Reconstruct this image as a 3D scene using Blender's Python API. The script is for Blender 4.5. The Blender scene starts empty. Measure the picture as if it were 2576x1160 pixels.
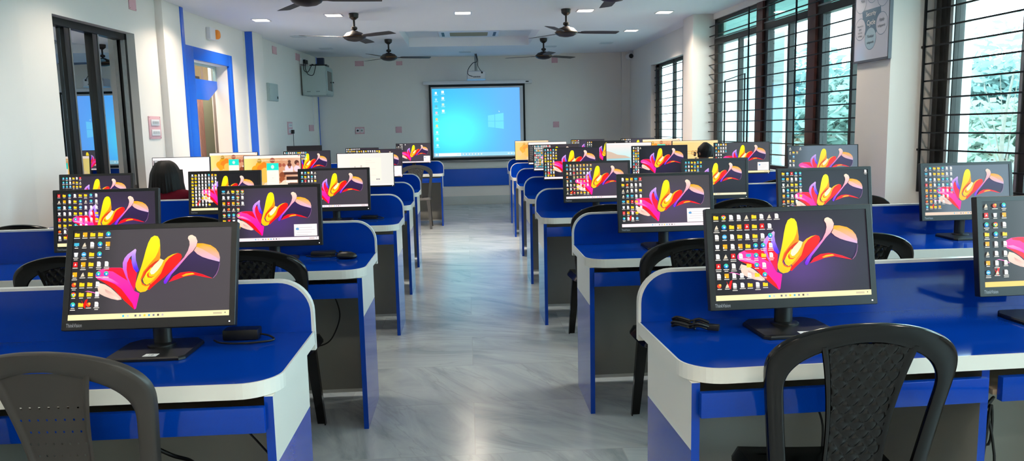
import bpy, bmesh, math, random
from mathutils import Vector, Matrix
random.seed(7)
SC = bpy.context.scene
COL = SC.collection
PI = math.pi
def R(d): return math.radians(d)
def lin(c):
    return tuple(x/12.92 if x <= .04045 else ((x+.055)/1.055)**2.4 for x in c)

# ------------------------------------------------------------------ materials
MATS = {}
def mat(name, col, rough=.5, metal=0, spec=.5, coat=0, emit=0, noise=None, bump=0, srgb=True):
    """principled material whose colour is broken up by a fine procedural noise"""
    if name in MATS: return MATS[name]
    m = bpy.data.materials.new(name); m.use_nodes = True
    nt = m.node_tree; b = nt.nodes['Principled BSDF']
    c = lin(col) if srgb else col
    b.inputs['Base Color'].default_value = (*c, 1)
    b.inputs['Roughness'].default_value = rough
    b.inputs['Metallic'].default_value = metal
    b.inputs['Specular IOR Level'].default_value = spec
    b.inputs['Coat Weight'].default_value = coat
    b.inputs['Coat Roughness'].default_value = .06
    if emit:
        b.inputs['Emission Color'].default_value = (*c, 1)
        b.inputs['Emission Strength'].default_value = emit
    sc, amt = noise or (6, .06)
    tc = nt.nodes.new('ShaderNodeTexCoord'); n = nt.nodes.new('ShaderNodeTexNoise')
    n.inputs['Scale'].default_value = sc; n.inputs['Detail'].default_value = 4
    nt.links.new(tc.outputs['Object'], n.inputs['Vector'])
    mx = nt.nodes.new('ShaderNodeMix'); mx.data_type = 'RGBA'
    mx.inputs['A'].default_value = (*[x*(1-amt) for x in c], 1)
    mx.inputs['B'].default_value = (*[min(1, x*(1+amt)) for x in c], 1)
    nt.links.new(n.outputs['Fac'], mx.inputs['Factor'])
    nt.links.new(mx.outputs['Result'], b.inputs['Base Color'])
    if bump:
        bp = nt.nodes.new('ShaderNodeBump'); bp.inputs['Strength'].default_value = bump
        n2 = nt.nodes.new('ShaderNodeTexNoise'); n2.inputs['Scale'].default_value = sc*12
        nt.links.new(tc.outputs['Object'], n2.inputs['Vector'])
        nt.links.new(n2.outputs['Fac'], bp.inputs['Height'])
        nt.links.new(bp.outputs['Normal'], b.inputs['Normal'])
    MATS[name] = m; return m

WALL = mat('painted plaster', (.915, .885, .86), .75, noise=(2.5, .025), bump=.02)
CEIL = mat('ceiling paint', (.94, .94, .96), .8, noise=(2, .015))
BLUE = mat('blue laminate', (.015, .225, .62), .09, spec=.30, noise=(300, .10))
WHITE = mat('white laminate', (.86, .86, .83), .25, noise=(4, .03))
GREY = mat('grey laminate', (.56, .56, .53), .45, noise=(9, .05))
WOOD = mat('tray board', (.62, .55, .46), .5, noise=(14, .12))
BPAINT = mat('blue paint', (.10, .36, .80), .3, noise=(5, .05))
BLACK = mat('black plastic', (.055, .055, .058), .38, noise=(90, .15))
BEZEL = mat('monitor plastic', (.085, .085, .09), .42, noise=(160, .12))
CHAIR = mat('chair plastic', (.035, .038, .04), .17, spec=.36, noise=(7, .25), bump=.015)
CHAIRG = mat('worn chair plastic', (.20, .185, .17), .42, noise=(9, .25), bump=.02)
CHAIRM = mat('grey chair plastic', (.22, .22, .22), .45, noise=(9, .2))
RUBBER = mat('cable rubber', (.03, .03, .032), .5)
STEEL = mat('grille steel', (.10, .10, .115), .45, metal=.6, noise=(30, .3))
ALU = mat('window frame metal', (.19, .18, .175), .42, metal=.5, noise=(18, .35))
ALUL = mat('bare aluminium', (.60, .60, .60), .35, metal=.8, noise=(25, .15))
BROWN = mat('brown mullion paint', (.32, .17, .15), .45, noise=(8, .12))
PINK = mat('pink plate', (.85, .66, .69), .5, noise=(20, .06))
PLATE = mat('switch white', (.88, .86, .87), .35)
STICK = mat('sticker paper', (.93, .93, .93), .6)
INK = mat('ink', (.07, .07, .08), .6)
CABG = mat('cabinet paint', (.66, .71, .70), .5, noise=(6, .03))
FANM = mat('fan brown enamel', (.11, .07, .06), .42, metal=.2, noise=(12, .2))
FANB = mat('fan blade enamel', (.17, .155, .15), .5, noise=(10, .2))
ORANGE = mat('alarm orange', (.95, .55, .12), .4)
HAIR = mat('dark hair', (.05, .04, .04), .6, spec=.25, noise=(60, .4))
SKIN = mat('skin', (.55, .37, .28), .55)
MAROON = mat('maroon cloth', (.29, .03, .09), .95, spec=.1, noise=(120, .15))
GREEN = mat('olive cloth', (.28, .30, .22), .9, noise=(120, .15))
SCREENW = mat('screen fabric', (.80, .80, .82), .8)
PBLACK = mat('screen border', (.03, .03, .035), .7)
STUCCO = mat('outside white paint', (.88, .92, .92), .8, noise=(3, .04))
CORR = mat('corridor beige', (.86, .70, .50), .8)
GATE = mat('gate pink brown', (.78, .60, .54), .5)
GATEG = mat('shutter green grey', (.62, .65, .55), .6)
BARK = mat('bark', (.42, .40, .37), .9, noise=(12, .3))
def leaf(name, col):
    m = mat(name, col, .7); nt = m.node_tree; b = nt.nodes['Principled BSDF']; t = nt.nodes.new('ShaderNodeBsdfTranslucent'); x = nt.nodes.new('ShaderNodeMixShader')
    t.inputs['Color'].default_value = (*lin(col), 1); x.inputs[0].default_value = .5
    nt.links.new(b.outputs[0], x.inputs[1]); nt.links.new(t.outputs[0], x.inputs[2]); nt.links.new(x.outputs[0], nt.nodes['Material Output'].inputs[0]); return m
LEAFS = [leaf('leaf a', (.50, .60, .57)), leaf('leaf b', (.47, .58, .57)), leaf('leaf c', (.54, .61, .56))]  # pale tones and translucency put the hazy outdoor look into the leaves
SOIL = mat('outside ground', (.50, .55, .45), .9, noise=(1, .2))
LAMP = mat('lamp diffuser', (1, .96, .90), .5, emit=9)
LAMPOFF = mat('unlit diffuser', (.80, .83, .86), .4)
LED = mat('power led', (1, 1, 1), .4, emit=3)
LOGO = mat('logo grey', (.62, .62, .64), .4)
POSTER = mat('poster sheet', (.84, .84, .88), .16, noise=(4, .02))
POSTG = mat('poster grey blue', (.42, .52, .60), .16)
POSTB = mat('poster pale blue', (.70, .80, .85), .16)
DARKSHEET = mat('dark backing sheet', (.06, .08, .09), .8)

def marble():
    m = bpy.data.materials.new('marble floor'); m.use_nodes = True; nt = m.node_tree; L = nt.links
    b = nt.nodes['Principled BSDF']; N = nt.nodes.new
    tc = N('ShaderNodeTexCoord')
    br = N('ShaderNodeTexBrick'); br.inputs['Scale'].default_value = 1
    br.offset = .5; br.inputs['Brick Width'].default_value = 1.25; br.inputs['Row Height'].default_value = .62
    br.inputs['Mortar Size'].default_value = .0022; br.inputs['Mortar Smooth'].default_value = .3
    br.inputs['Color1'].default_value = (0, 0, 0, 1); br.inputs['Color2'].default_value = (1, 1, 1, 1)
    br.inputs['Mortar'].default_value = (.5, .5, .5, 1)
    L.new(tc.outputs['Object'], br.inputs['Vector'])
    # every slab gets its own vein direction: shift the coordinates by the slab value
    add = N('ShaderNodeVectorMath'); add.operation = 'MULTIPLY_ADD'
    add.inputs[1].default_value = (7, 13, 5)
    L.new(br.outputs['Color'], add.inputs[0]); L.new(tc.outputs['Object'], add.inputs[2])
    rot = N('ShaderNodeVectorRotate'); rot.rotation_type = 'Z_AXIS'
    mm = N('ShaderNodeMath'); mm.operation = 'MULTIPLY'; mm.inputs[1].default_value = 1.3
    L.new(br.outputs['Color'], mm.inputs[0]); L.new(mm.outputs[0], rot.inputs['Angle'])
    L.new(add.outputs[0], rot.inputs['Vector'])
    mp = N('ShaderNodeMapping'); mp.inputs['Scale'].default_value = (.7, 2.6, 1)
    L.new(rot.outputs[0], mp.inputs['Vector'])
    n1 = N('ShaderNodeTexNoise'); n1.inputs['Scale'].default_value = 1.6; n1.inputs['Detail'].default_value = 9.5
    n1.inputs['Roughness'].default_value = .62; n1.inputs['Distortion'].default_value = 1.1
    L.new(mp.outputs[0], n1.inputs['Vector'])
    r1 = N('ShaderNodeValToRGB'); e = r1.color_ramp.elements
    e[0].position = .30; e[0].color = (*lin((.55, .585, .60)), 1)
    e[1].position = .62; e[1].color = (*lin((.70, .725, .73)), 1)
    x = e.new(.45); x.color = (*lin((.64, .665, .68)), 1)
    L.new(n1.outputs['Fac'], r1.inputs['Fac'])
    n2 = N('ShaderNodeTexNoise'); n2.inputs['Scale'].default_value = 1.1; n2.inputs['Detail'].default_value = 6
    n2.inputs['Distortion'].default_value = 1.6
    mp2 = N('ShaderNodeMapping'); mp2.inputs['Scale'].default_value = (.5, 2.2, 1); L.new(rot.outputs[0], mp2.inputs['Vector'])
    L.new(mp2.outputs[0], n2.inputs['Vector'])
    r2 = N('ShaderNodeValToRGB'); e = r2.color_ramp.elements
    e[0].position = .488; e[0].color = (0, 0, 0, 1); e[1].position = .512; e[1].color = (0, 0, 0, 1)
    x = e.new(.5); x.color = (1, 1, 1, 1)
    L.new(n2.outputs['Fac'], r2.inputs['Fac'])
    v = N('ShaderNodeMix'); v.data_type = 'RGBA'; v.inputs['B'].default_value = (*lin((.48, .50, .50)), 1)
    m3 = N('ShaderNodeMath'); m3.operation = 'MULTIPLY'; m3.inputs[1].default_value = .28
    L.new(r2.outputs['Color'], m3.inputs[0]); L.new(m3.outputs[0], v.inputs['Factor']); L.new(r1.outputs['Color'], v.inputs['A'])
    g = N('ShaderNodeMix'); g.data_type = 'RGBA'; g.inputs['B'].default_value = (*lin((.60, .61, .60)), 1)
    m4 = N('ShaderNodeMath'); m4.operation = 'MULTIPLY'; m4.inputs[1].default_value = .6
    L.new(br.outputs['Fac'], m4.inputs[0]); L.new(m4.outputs[0], g.inputs['Factor']); L.new(v.outputs['Result'], g.inputs['A'])
    L.new(g.outputs['Result'], b.inputs['Base Color'])
    b.inputs['Roughness'].default_value = .21; b.inputs['Specular IOR Level'].default_value = .42
    return m
MARBLE = marble()

def glass(name, tint, refl, rough=.0):
    m = bpy.data.materials.new(name); m.use_nodes = True; nt = m.node_tree
    nt.nodes.clear(); N = nt.nodes.new
    o = N('ShaderNodeOutputMaterial'); t = N('ShaderNodeBsdfTransparent'); g = N('ShaderNodeBsdfGlossy'); mx = N('ShaderNodeMixShader')
    f = N('ShaderNodeLayerWeight'); pw = N('ShaderNodeMath'); pw.operation = 'POWER'; pw.inputs[1].default_value = 4.5
    nt.links.new(f.outputs['Facing'], pw.inputs[0])
    ad = N('ShaderNodeMath'); ad.operation = 'MULTIPLY_ADD'; ad.inputs[1].default_value = .9-refl; ad.inputs[2].default_value = refl; ad.use_clamp = True
    nz = N('ShaderNodeTexNoise'); nz.inputs['Scale'].default_value = 3
    rm = N('ShaderNodeMix'); rm.data_type = 'RGBA'
    rm.inputs['A'].default_value = (*[x*.98 for x in tint], 1); rm.inputs['B'].default_value = (*tint, 1)
    nt.links.new(nz.outputs['Fac'], rm.inputs['Factor']); nt.links.new(rm.outputs['Result'], t.inputs['Color'])
    g.inputs['Roughness'].default_value = rough
    nt.links.new(pw.outputs[0], ad.inputs[0]); nt.links.new(ad.outputs[0], mx.inputs[0])
    nt.links.new(t.outputs[0], mx.inputs[1]); nt.links.new(g.outputs[0], mx.inputs[2]); nt.links.new(mx.outputs[0], o.inputs[0])
    return m
GLASS = glass('window glass', (.84, .97, .99), .04)
TINTG = glass('tinted transom glass', (.50, .74, .74), .03)
MIRROR = glass('reflective film glass', (.30, .36, .38), .80)
CABGL = glass('cabinet glass', (.55, .62, .62), .1)

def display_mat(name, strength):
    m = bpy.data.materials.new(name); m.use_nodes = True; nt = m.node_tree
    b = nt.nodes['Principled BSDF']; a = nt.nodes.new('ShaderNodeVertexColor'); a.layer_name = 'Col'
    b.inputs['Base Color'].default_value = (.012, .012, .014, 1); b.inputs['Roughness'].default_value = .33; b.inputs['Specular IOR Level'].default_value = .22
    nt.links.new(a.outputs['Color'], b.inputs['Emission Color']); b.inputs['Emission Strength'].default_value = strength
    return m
DISP = display_mat('lit display', .95)
PROJ = display_mat('glowing screen picture', 1.1)  # picture glows by itself, standing in for the projector's light

# ------------------------------------------------------------------ mesh building
class MB:
    def __init__(s): s.v = []; s.f = []; s.m = []; s.cur = None
    def add(s, vs, fs, mi=0, M=None):
        o = len(s.v)
        s.v += [tuple(M @ Vector(p)) if M else tuple(p) for p in vs]
        s.f += [tuple(i+o for i in f) for f in fs]
        s.m += mi if isinstance(mi, list) else [mi]*len(fs)
        return s
    def box(s, x0, x1, y0, y1, z0, z1, mi=0, M=None):
        if x0 > x1: x0, x1 = x1, x0
        if y0 > y1: y0, y1 = y1, y0
        vs = [(x, y, z) for z in (z0, z1) for y in (y0, y1) for x in (x0, x1)]
        # faces: bottom, top, front(-y), back(+y), left(-x), right(+x)
        fs = [(0, 2, 3, 1), (4, 5, 7, 6), (0, 1, 5, 4), (2, 6, 7, 3), (0, 4, 6, 2), (1, 3, 7, 5)]
        return s.add(vs, fs, mi, M)
    def prism(s, pts, a0, a1, axis='z', side=0, cap0=None, cap1=None, M=None):
        n = len(pts)
        def p(u, v, a): return {'z': (u, v, a), 'y': (u, a, v), 'x': (a, u, v)}[axis]
        vs = [p(u, v, a0) for u, v in pts]+[p(u, v, a1) for u, v in pts]
        fs = [(i, (i+1) % n, n+(i+1) % n, n+i) for i in range(n)]
        ms = [side]*n if not isinstance(side, list) else list(side)
        if cap0 is not False: fs.append(tuple(range(n))[::-1]); ms.append(side if cap0 is None else cap0)
        if cap1 is not False: fs.append(tuple(range(n, 2*n))); ms.append(side if cap1 is None else cap1)
        return s.add(vs, fs, ms, M)
    def ring(s, outer, inner, a, axis, mi, M=None):
        n = len(outer)
        def p(u, v): return {'z': (u, v, a), 'y': (u, a, v), 'x': (a, u, v)}[axis]
        return s.add([p(*q) for q in outer]+[p(*q) for q in inner], [(i, (i+1) % n, n+(i+1) % n, n+i) for i in range(n)], mi, M)
    def loft(s, rings, mi=0, cap=True, closed=True, M=None):
        n = len(rings[0]); vs = [p for r in rings for p in r]; fs = []
        for k in range(len(rings)-1):
            for i in range(n if closed else n-1):
                j = (i+1) % n
                fs.append((k*n+i, k*n+j, (k+1)*n+j, (k+1)*n+i))
        if cap: fs.append(tuple(range(n))[::-1]); fs.append(tuple(range((len(rings)-1)*n, len(rings)*n)))
        return s.add(vs, fs, mi, M)
    def tube(s, pts, r, n=8, mi=0, M=None, cap=True):
        pts = [Vector(p) for p in pts]; rs = r if isinstance(r, list) else [r]*len(pts)
        rings = []; up = None
        for i, p in enumerate(pts):
            t = (pts[min(i+1, len(pts)-1)]-pts[max(i-1, 0)]).normalized()
            if up is None: up = t.orthogonal().normalized()
            up = (up-t*up.dot(t)); up = up.normalized() if up.length > 1e-6 else t.orthogonal().normalized()
            w = t.cross(up)
            rings.append([tuple(p+(up*math.cos(a)+w*math.sin(a))*rs[i]) for a in [2*PI*k/n for k in range(n)]])
        return s.loft(rings, mi, cap, True, M)
    def lathe(s, prof, n=24, c=(0, 0, 0), mi=0, M=None):
        rings = [[(c[0]+r*math.cos(2*PI*k/n), c[1]+r*math.sin(2*PI*k/n), c[2]+z) for k in range(n)] for r, z in prof]
        return s.loft(rings, mi, True, True, M)
    def mesh(s, name, mats, smooth=0, bevel=0, recalc=True, seg=2):
        me = bpy.data.meshes.new(name); me.from_pydata(s.v, [], s.f)
        for m in (mats if isinstance(mats, (list, tuple)) else [mats]): me.materials.append(m)
        for p, i in zip(me.polygons, s.m): p.material_index = i
        if recalc or bevel:
            bm = bmesh.new(); bm.from_mesh(me)
            if recalc: bmesh.ops.recalc_face_normals(bm, faces=bm.faces)
            if bevel:
                ed = [e for e in bm.edges if len(e.link_faces) == 2 and e.calc_face_angle(0) > .6]
                bmesh.ops.bevel(bm, geom=ed, offset=bevel, segments=seg, profile=.6, affect='EDGES', clamp_overlap=True)
            bm.to_mesh(me); bm.free()
        if smooth or bevel:
            me.shade_smooth(); me.set_sharp_from_angle(angle=R(smooth or 35))
        return me
    def build(s, name, mats, parent=None, **k):
        return put(name, s.mesh(name, mats, **k), parent)
def put(name, me, parent=None, M=None):
    o = bpy.data.objects.new(name, me); COL.objects.link(o)
    if parent: o.parent = parent
    if M is not None: o.matrix_local = M
    return o
def tag(o, label, cat, group=None, kind=None):
    o['label'] = label; o['category'] = cat
    if group: o['group'] = group
    if kind: o['kind'] = kind
    return o
def thing(name, label, cat, loc=(0, 0, 0), rz=0, group=None, M=None):
    o = bpy.data.objects.new(name, None); COL.objects.link(o); o.empty_display_size = .1
    if M is not None: o.matrix_world = M
    else: o.location = loc; o.rotation_euler = (0, 0, rz)
    return tag(o, label, cat, group)
def struct(o): o['kind'] = 'structure'; return o
def copy_tree(o, parent=None):
    c = o.copy(); COL.objects.link(c)
    if parent: c.parent = parent
    for ch in list(o.children): copy_tree(ch, c)
    return c
def inset(pts, d):
    n = len(pts); out = []
    a = sum(pts[i][0]*pts[(i+1) % n][1]-pts[(i+1) % n][0]*pts[i][1] for i in range(n)); sg = 1 if a > 0 else -1
    for i in range(n):
        p0, p1, p2 = Vector(pts[i-1]), Vector(pts[i]), Vector(pts[(i+1) % n])
        d1 = (p1-p0).normalized(); d2 = (p2-p1).normalized()
        n1 = Vector((-d1.y, d1.x))*sg; n2 = Vector((-d2.y, d2.x))*sg
        b = (n1+n2); b = b/max(b.dot(n1), .3) if b.length > 1e-6 else n1
        q = p1+b*d; out.append((q.x, q.y))
    return out
def arc(cx, cy, r, a0, a1, n=8, ry=None):
    return [(cx+r*math.cos(R(a0+(a1-a0)*i/n)), cy+(ry or r)*math.sin(R(a0+(a1-a0)*i/n))) for i in range(n+1)]
def spline(pts, n=6):
    P = [Vector(p) for p in pts]; out = []
    for i in range(len(P)-1):
        p0, p1, p2, p3 = P[max(i-1, 0)], P[i], P[i+1], P[min(i+2, len(P)-1)]
        for k in range(n):
            t = k/n
            out.append(.5*((2*p1)+(p2-p0)*t+(2*p0-5*p1+4*p2-p3)*t*t+(3*p1-p0-3*p2+p3)*t**3))
    out.append(P[-1]); return out
TXT = {}
def text2d(s, bold=0):
    """triangles of a word in the built-in font, scaled to cap height 1, centred"""
    if (s, bold) in TXT: return TXT[s, bold]
    cu = bpy.data.curves.new('t', 'FONT'); cu.body = s; cu.align_x = 'CENTER'; cu.offset = bold; cu.resolution_u = 3
    o = bpy.data.objects.new('t', cu); COL.objects.link(o)
    dg = bpy.context.evaluated_depsgraph_get(); ev = o.evaluated_get(dg); me = ev.to_mesh()
    v = [(p.co.x/.7, p.co.y/.7) for p in me.vertices]; f = [tuple(p.vertices) for p in me.polygons]
    ev.to_mesh_clear(); bpy.data.objects.remove(o); bpy.data.curves.remove(cu)
    TXT[s, bold] = (v, f); return v, f

# ------------------------------------------------------------------ displays
class Disp:
    """flat coloured shapes of a lit screen, u right and v down in 0..1, stacked in hair-thin layers"""
    def __init__(s, w, h): s.w = w; s.h = h; s.v = []; s.f = []; s.c = []
    def P(s, u, v, l): return ((u-.5)*s.w, -.00012*l, (.5-v)*s.h)
    def poly(s, pts, col, l):
        o = len(s.v); s.v += [s.P(u, v, l) for u, v in pts]
        s.f.append(tuple(range(o, o+len(pts))))
        s.c += col if isinstance(col, list) else [col]*len(pts)
    def rect(s, u0, v0, u1, v1, col, l): s.poly([(u0, v1), (u1, v1), (u1, v0), (u0, v0)], col, l)
    def ell(s, u, v, ru, col, l, n=12, asp=None, a0=0, a1=360):
        rv = ru*s.w/s.h*(asp or 1)
        s.poly([(u+ru*math.cos(R(a0+(a1-a0)*k/n)), v-rv*math.sin(R(a0+(a1-a0)*k/n))) for k in range(n+(a1-a0 < 360))], col, l)
    def text(s, t, u, v, hv, col, l, sx=1):
        vs, fs = text2d(t); o = len(s.v)
        s.v += [s.P(u+x*hv*s.h/s.w*sx, v-y*hv, l) for x, y in vs]; s.f += [tuple(i+o for i in f) for f in fs]; s.c += [col]*len(vs)
    def grid(s, fn, nu, nv, l=0, u0=0, v0=0, u1=1, v1=1):
        o = len(s.v)
        for j in range(nv+1):
            for i in range(nu+1):
                u = u0+(u1-u0)*i/nu; v = v0+(v1-v0)*j/nv
                s.v.append(s.P(u, v, l)); s.c.append(fn(u, v))
        for j in range(nv):
            for i in range(nu):
                a = o+j*(nu+1)+i; s.f.append((a+nu+1, a+nu+2, a+1, a))
    def mesh(s, m):
        me = bpy.data.meshes.new('screen'); me.from_pydata(s.v, [], s.f)
        at = me.color_attributes.new('Col', 'FLOAT_COLOR', 'POINT')
        for i, c in enumerate(s.c): at.data[i].color = (*lin(c), 1)
        me.materials.append(m); return me
def mixc(a, b, t): return tuple(x+(y-x)*max(0, min(1, t)) for x, y in zip(a, b))
def raw(x, y):
    return ((x-65-(y-97)*.0215)/1646, (y-97+(x-65)*.0346)/929)
PET = [  # traced petal outlines with the colours of their lowest/highest (or left/right) points
 ('v', (.20, .13, .31), (.16, .11, .22), [(1330,300),(1365,335),(1420,365),(1480,385),(1560,405),(1603,415),(1600,480),(1580,540),(1545,580),(1450,555),(1350,535),(1250,550),(1170,590),(1085,620),(1110,550),(1160,490),(1215,420),(1270,350)]),
 ('v', (.96, .84, .76), (.88, .74, .70), [(355,690),(375,640),(430,655),(490,690),(550,740),(600,785),(610,808),(570,815),(500,800),(430,775),(370,745)]),
 ('v', (.80, .62, .58), (.95, .86, .80), [(430,700),(500,735),(560,780),(590,806),(560,808),(500,775),(440,730)]),
 ('v', (.9, .5, .75), (.9, .5, .75), [(225,728),(260,720),(320,733),(380,758),(380,766),(320,742),(260,729)]),
 ('v', (.9, .05, .05), (.8, 0, .05), [(200,815),(225,858),(240,815),(265,805),(250,870),(245,905),(225,880)]),
 ('v', (.98, .30, .62), (.93, 0, .62), [(325,545),(345,515),(400,490),(480,480),(580,480),(600,490),(640,560),(690,640),(735,720),(790,745),(780,810),(765,900),(750,910),(700,870),(640,820),(580,760),(520,700),(460,660),(400,625),(350,600),(325,575)]),
 ('v', (.92, 0, .25), (1, 0, .06), [(400,495),(480,482),(580,482),(598,492),(635,560),(670,620),(600,580),(500,520),(420,510)]),
 ('v', (1, .0, .10), (1, .02, .05), [(350,600),(400,625),(460,660),(520,700),(580,760),(640,820),(700,870),(750,910),(725,850),(660,770),(600,700),(530,650),(450,618)]),
 ('v', (.98, .62, .80), (.95, .2, .7), [(345,575),(420,570),(500,600),(580,650),(560,655),(480,625),(400,600)]),
 ('v', (.80, .68, .96), (.75, .10, .60), [(600,490),(595,430),(610,380),(640,340),(715,282),(700,330),(660,380),(640,430),(640,500),(660,580),(700,660),(735,720),(700,680),(640,580)]),
 ('v', (.95, .05, .15), (.9, 0, .3), [(640,430),(660,380),(680,400),(700,460),(750,530),(745,600),(738,715),(700,660),(660,580),(640,500)]),
 ('v', (.88, .74, .95), (.25, .10, .88), [(680,310),(715,282),(727,295),(722,340),(730,400),(750,460),(768,510),(745,530),(710,490),(688,430),(683,360)]),
 ('v', (1, .90, .02), (1, .72, .02), [(745,640),(765,560),(790,470),(810,380),(825,300),(845,220),(870,165),(905,142),(940,150),(962,185),(970,240),(975,300),(980,345),(975,385),(940,420),(895,460),(850,505),(815,555),(795,610),(810,655),(850,668),(890,650),(880,700),(850,725),(800,735),(765,715),(745,680)]),
 ('v', (.88, .62, .02), (.95, .42, .02), [(968,250),(978,345),(978,388),(940,425),(880,480),(820,555),(800,610),(790,600),(815,520),(870,445),(930,370),(955,310)]),
 ('v', (1, .62, .05), (1, .80, .10), [(975,380),(985,385),(1020,400),(1010,470),(985,530),(930,600),(890,640),(860,657),(830,640),(815,600),(840,550),(880,500),(940,440)]),
 ('v', (.72, .16, .02), (.85, .28, .02), [(980,392),(930,415),(870,465),(825,525),(803,585),(812,590),(850,530),(905,470),(955,425)]),
 ('v', (.98, .30, .02), (1, .42, .05), [(800,600),(815,640),(850,660),(885,648),(880,668),(845,672),(810,655)]),
 ('v', (1, .93, .25), (1, .80, .05), [(900,470),(850,530),(832,570),(842,605),(870,617),(900,603),(940,570),(905,583),(872,580),(863,555),(880,515)]),
 ('v', (.85, .22, .02), (.95, .35, .05), [(870,520),(855,555),(866,582),(905,585),(940,562),(905,574),(880,570),(872,550)]),
 ('v', (1, .97, .70), (1, .98, .82), [(985,385),(1020,400),(1000,450),(960,510),(925,545),(900,550),(885,525),(895,490),(925,450),(960,415)]),
 ('v', (1, .10, .0), (1, .0, .02), [(1025,400),(1060,365),(1110,338),(1160,325),(1195,335),(1207,365),(1190,410),(1150,460),(1100,515),(1040,575),(980,625),(930,670),(890,710),(870,700),(900,650),(960,590),(1000,530),(1010,470)]),
 ('v', (1, .74, .10), (1, .50, .02), [(1022,402),(1060,365),(1110,338),(1160,325),(1120,345),(1075,378),(1040,425),(1020,480),(1000,540),(955,600),(900,655),(890,640),(930,600),(985,530),(1010,470)]),
 ('v', (1, .88, .78), (.98, .62, .72), [(1257,170),(1262,148),(1280,136),(1300,133),(1340,155),(1360,200),(1350,250),(1320,300),(1270,350),(1230,370),(1265,300),(1280,240),(1275,200)]),
 ('v', (.98, .62, .72), (.42, .10, .90), [(1270,350),(1215,420),(1160,490),(1110,550),(1085,600),(1060,645),(1040,645),(1033,620),(1060,570),(1110,510),(1170,440),(1230,370)]),
 ('v', (1, .66, .04), (.80, .68, .84), [(1360,222),(1420,222),(1500,240),(1555,275),(1590,320),(1605,370),(1603,415),(1560,405),(1480,385),(1420,365),(1365,335),(1330,300),(1350,260)]),
 ('v', (.97, .72, .60), (.82, .70, .84), [(1352,258),(1420,285),(1500,330),(1570,370),(1604,400),(1603,415),(1560,405),(1480,385),(1420,365),(1365,335),(1330,300)]),
 ('v', (1, .02, .08), (.85, .02, .20), [(1085,630),(1130,570),(1200,530),(1290,518),(1350,525),(1430,545),(1520,580),(1540,590),(1450,575),(1350,555),(1250,570),(1170,600)]),
 ('v', (1, .80, .20), (1, .55, .10), [(1215,562),(1260,540),(1330,532),(1352,545),(1290,556),(1235,572)]),
 ('v', (.55, .40, .62), (.62, .42, .58), [(1603,415),(1607,440),(1597,500),(1578,550),(1548,586),(1543,584),(1572,546),(1592,498),(1601,450)]),
]
def sat(c, k):
    m = sum(c)/3; return tuple(max(0, min(1, m+(x-m)*k)) for x in c)
PETN = []
for ax, c0, c1, pts in PET:
    q = [raw(*p) for p in pts]
    lo = min(v for u, v in q); hi = max(v for u, v in q)
    PETN.append((q, [sat(mixc(c0, c1, (v-lo)/(hi-lo+1e-6)), 1.18) for u, v in q]))
FOLD = (1, .82, .10); DOC = (.94, .92, .90); TEAL = (.10, .66, .78)
def icon(d, k, u, v, l):
    W = .031; H = W*d.w/d.h
    if k == 'f':
        d.rect(u, v+H*.12, u+W*.45, v+H*.3, (.92, .66, .05), l); d.rect(u, v+H*.24, u+W, v+H*.92, FOLD, l+.5)
    elif k == 'o': d.rect(u+W*.08, v+H*.06, u+W*.95, v+H*.95, (.98, .68, .05), l); d.rect(u+W*.08, v+H*.6, u+W*.3, v+H*.95, (.95, .9, .8), l+.5)
    elif k == 'd':
        d.poly([(u+W*.12, v+H), (u+W*.88, v+H), (u+W*.88, v+H*.25), (u+W*.65, v), (u+W*.12, v)], DOC, l)
        d.rect(u+W*.25, v+H*.5, u+W*.75, v+H*.58, (.7, .7, .72), l+.5)
    elif k == 'e':
        d.ell(u+W/2, v+H/2, W*.5, (.08, .50, .80), l); d.ell(u+W/2, v+H*.42, W*.44, (.20, .78, .66), l+.4, 8, a0=-20, a1=170)
        d.ell(u+W*.56, v+H*.56, W*.2, (.75, .95, .98), l+.6, 8)
    elif k == 'c':
        d.ell(u+W/2, v+H/2, W*.5, (.98, .80, .10), l)
        d.ell(u+W/2, v+H/2, W*.5, (.90, .15, .12), l+.3, 8, a0=30, a1=150); d.ell(u+W/2, v+H/2, W*.5, (.20, .66, .30), l+.3, 8, a0=150, a1=265)
        d.ell(u+W/2, v+H/2, W*.24, (.95, .95, .95), l+.5, 8); d.ell(u+W/2, v+H/2, W*.17, (.25, .50, .90), l+.7, 8)
    elif k == 'p': d.rect(u+W*.06, v, u+W*.94, v+H, (.86, .05, .06), l); d.poly([(u+W*.3, v+H*.75), (u+W*.75, v+H*.65), (u+W*.5, v+H*.2)], (1, .85, .85), l+.5)
    elif k == 'w': d.poly([(u+W*.2, v+H*.95), (u+W*.8, v+H*.95), (u+W*.92, v+H*.1), (u+W*.08, v+H*.1)], (.90, .92, .93), l)
    elif k == 'm': d.rect(u, v+H*.15, u+W, v+H*.75, (.25, .70, .82), l); d.rect(u+W*.3, v+H*.8, u+W*.7, v+H*.9, (.7, .8, .85), l)
    elif k == 'x': d.ell(u+W*.45, v+H*.55, W*.45, (.92, .30, .12), l, 8); d.ell(u+W*.65, v+H*.35, W*.25, (1, .75, .2), l+.4, 7)
    elif k == 'b': d.ell(u+W/2, v+H/2, W*.48, (.30, .68, .88), l); d.rect(u+W*.2, v+H*.42, u+W*.8, v+H*.6, (.92, .97, 1), l+.5)
    elif k == 'a': d.poly([(u+W*.1, v+H), (u+W*.9, v+H*.9), (u+W*.6, v+H*.1), (u+W*.35, v+H*.4)], (.85, .80, .70), l)
    for j in range(random.choice((1, 1, 2))):
        a = W*random.uniform(.35, .62); d.rect(u+W/2-a, v+H*1.12+j*.019, u+W/2+a, v+H*1.12+j*.019+.0085, (.86, .84, .80), l)
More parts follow.
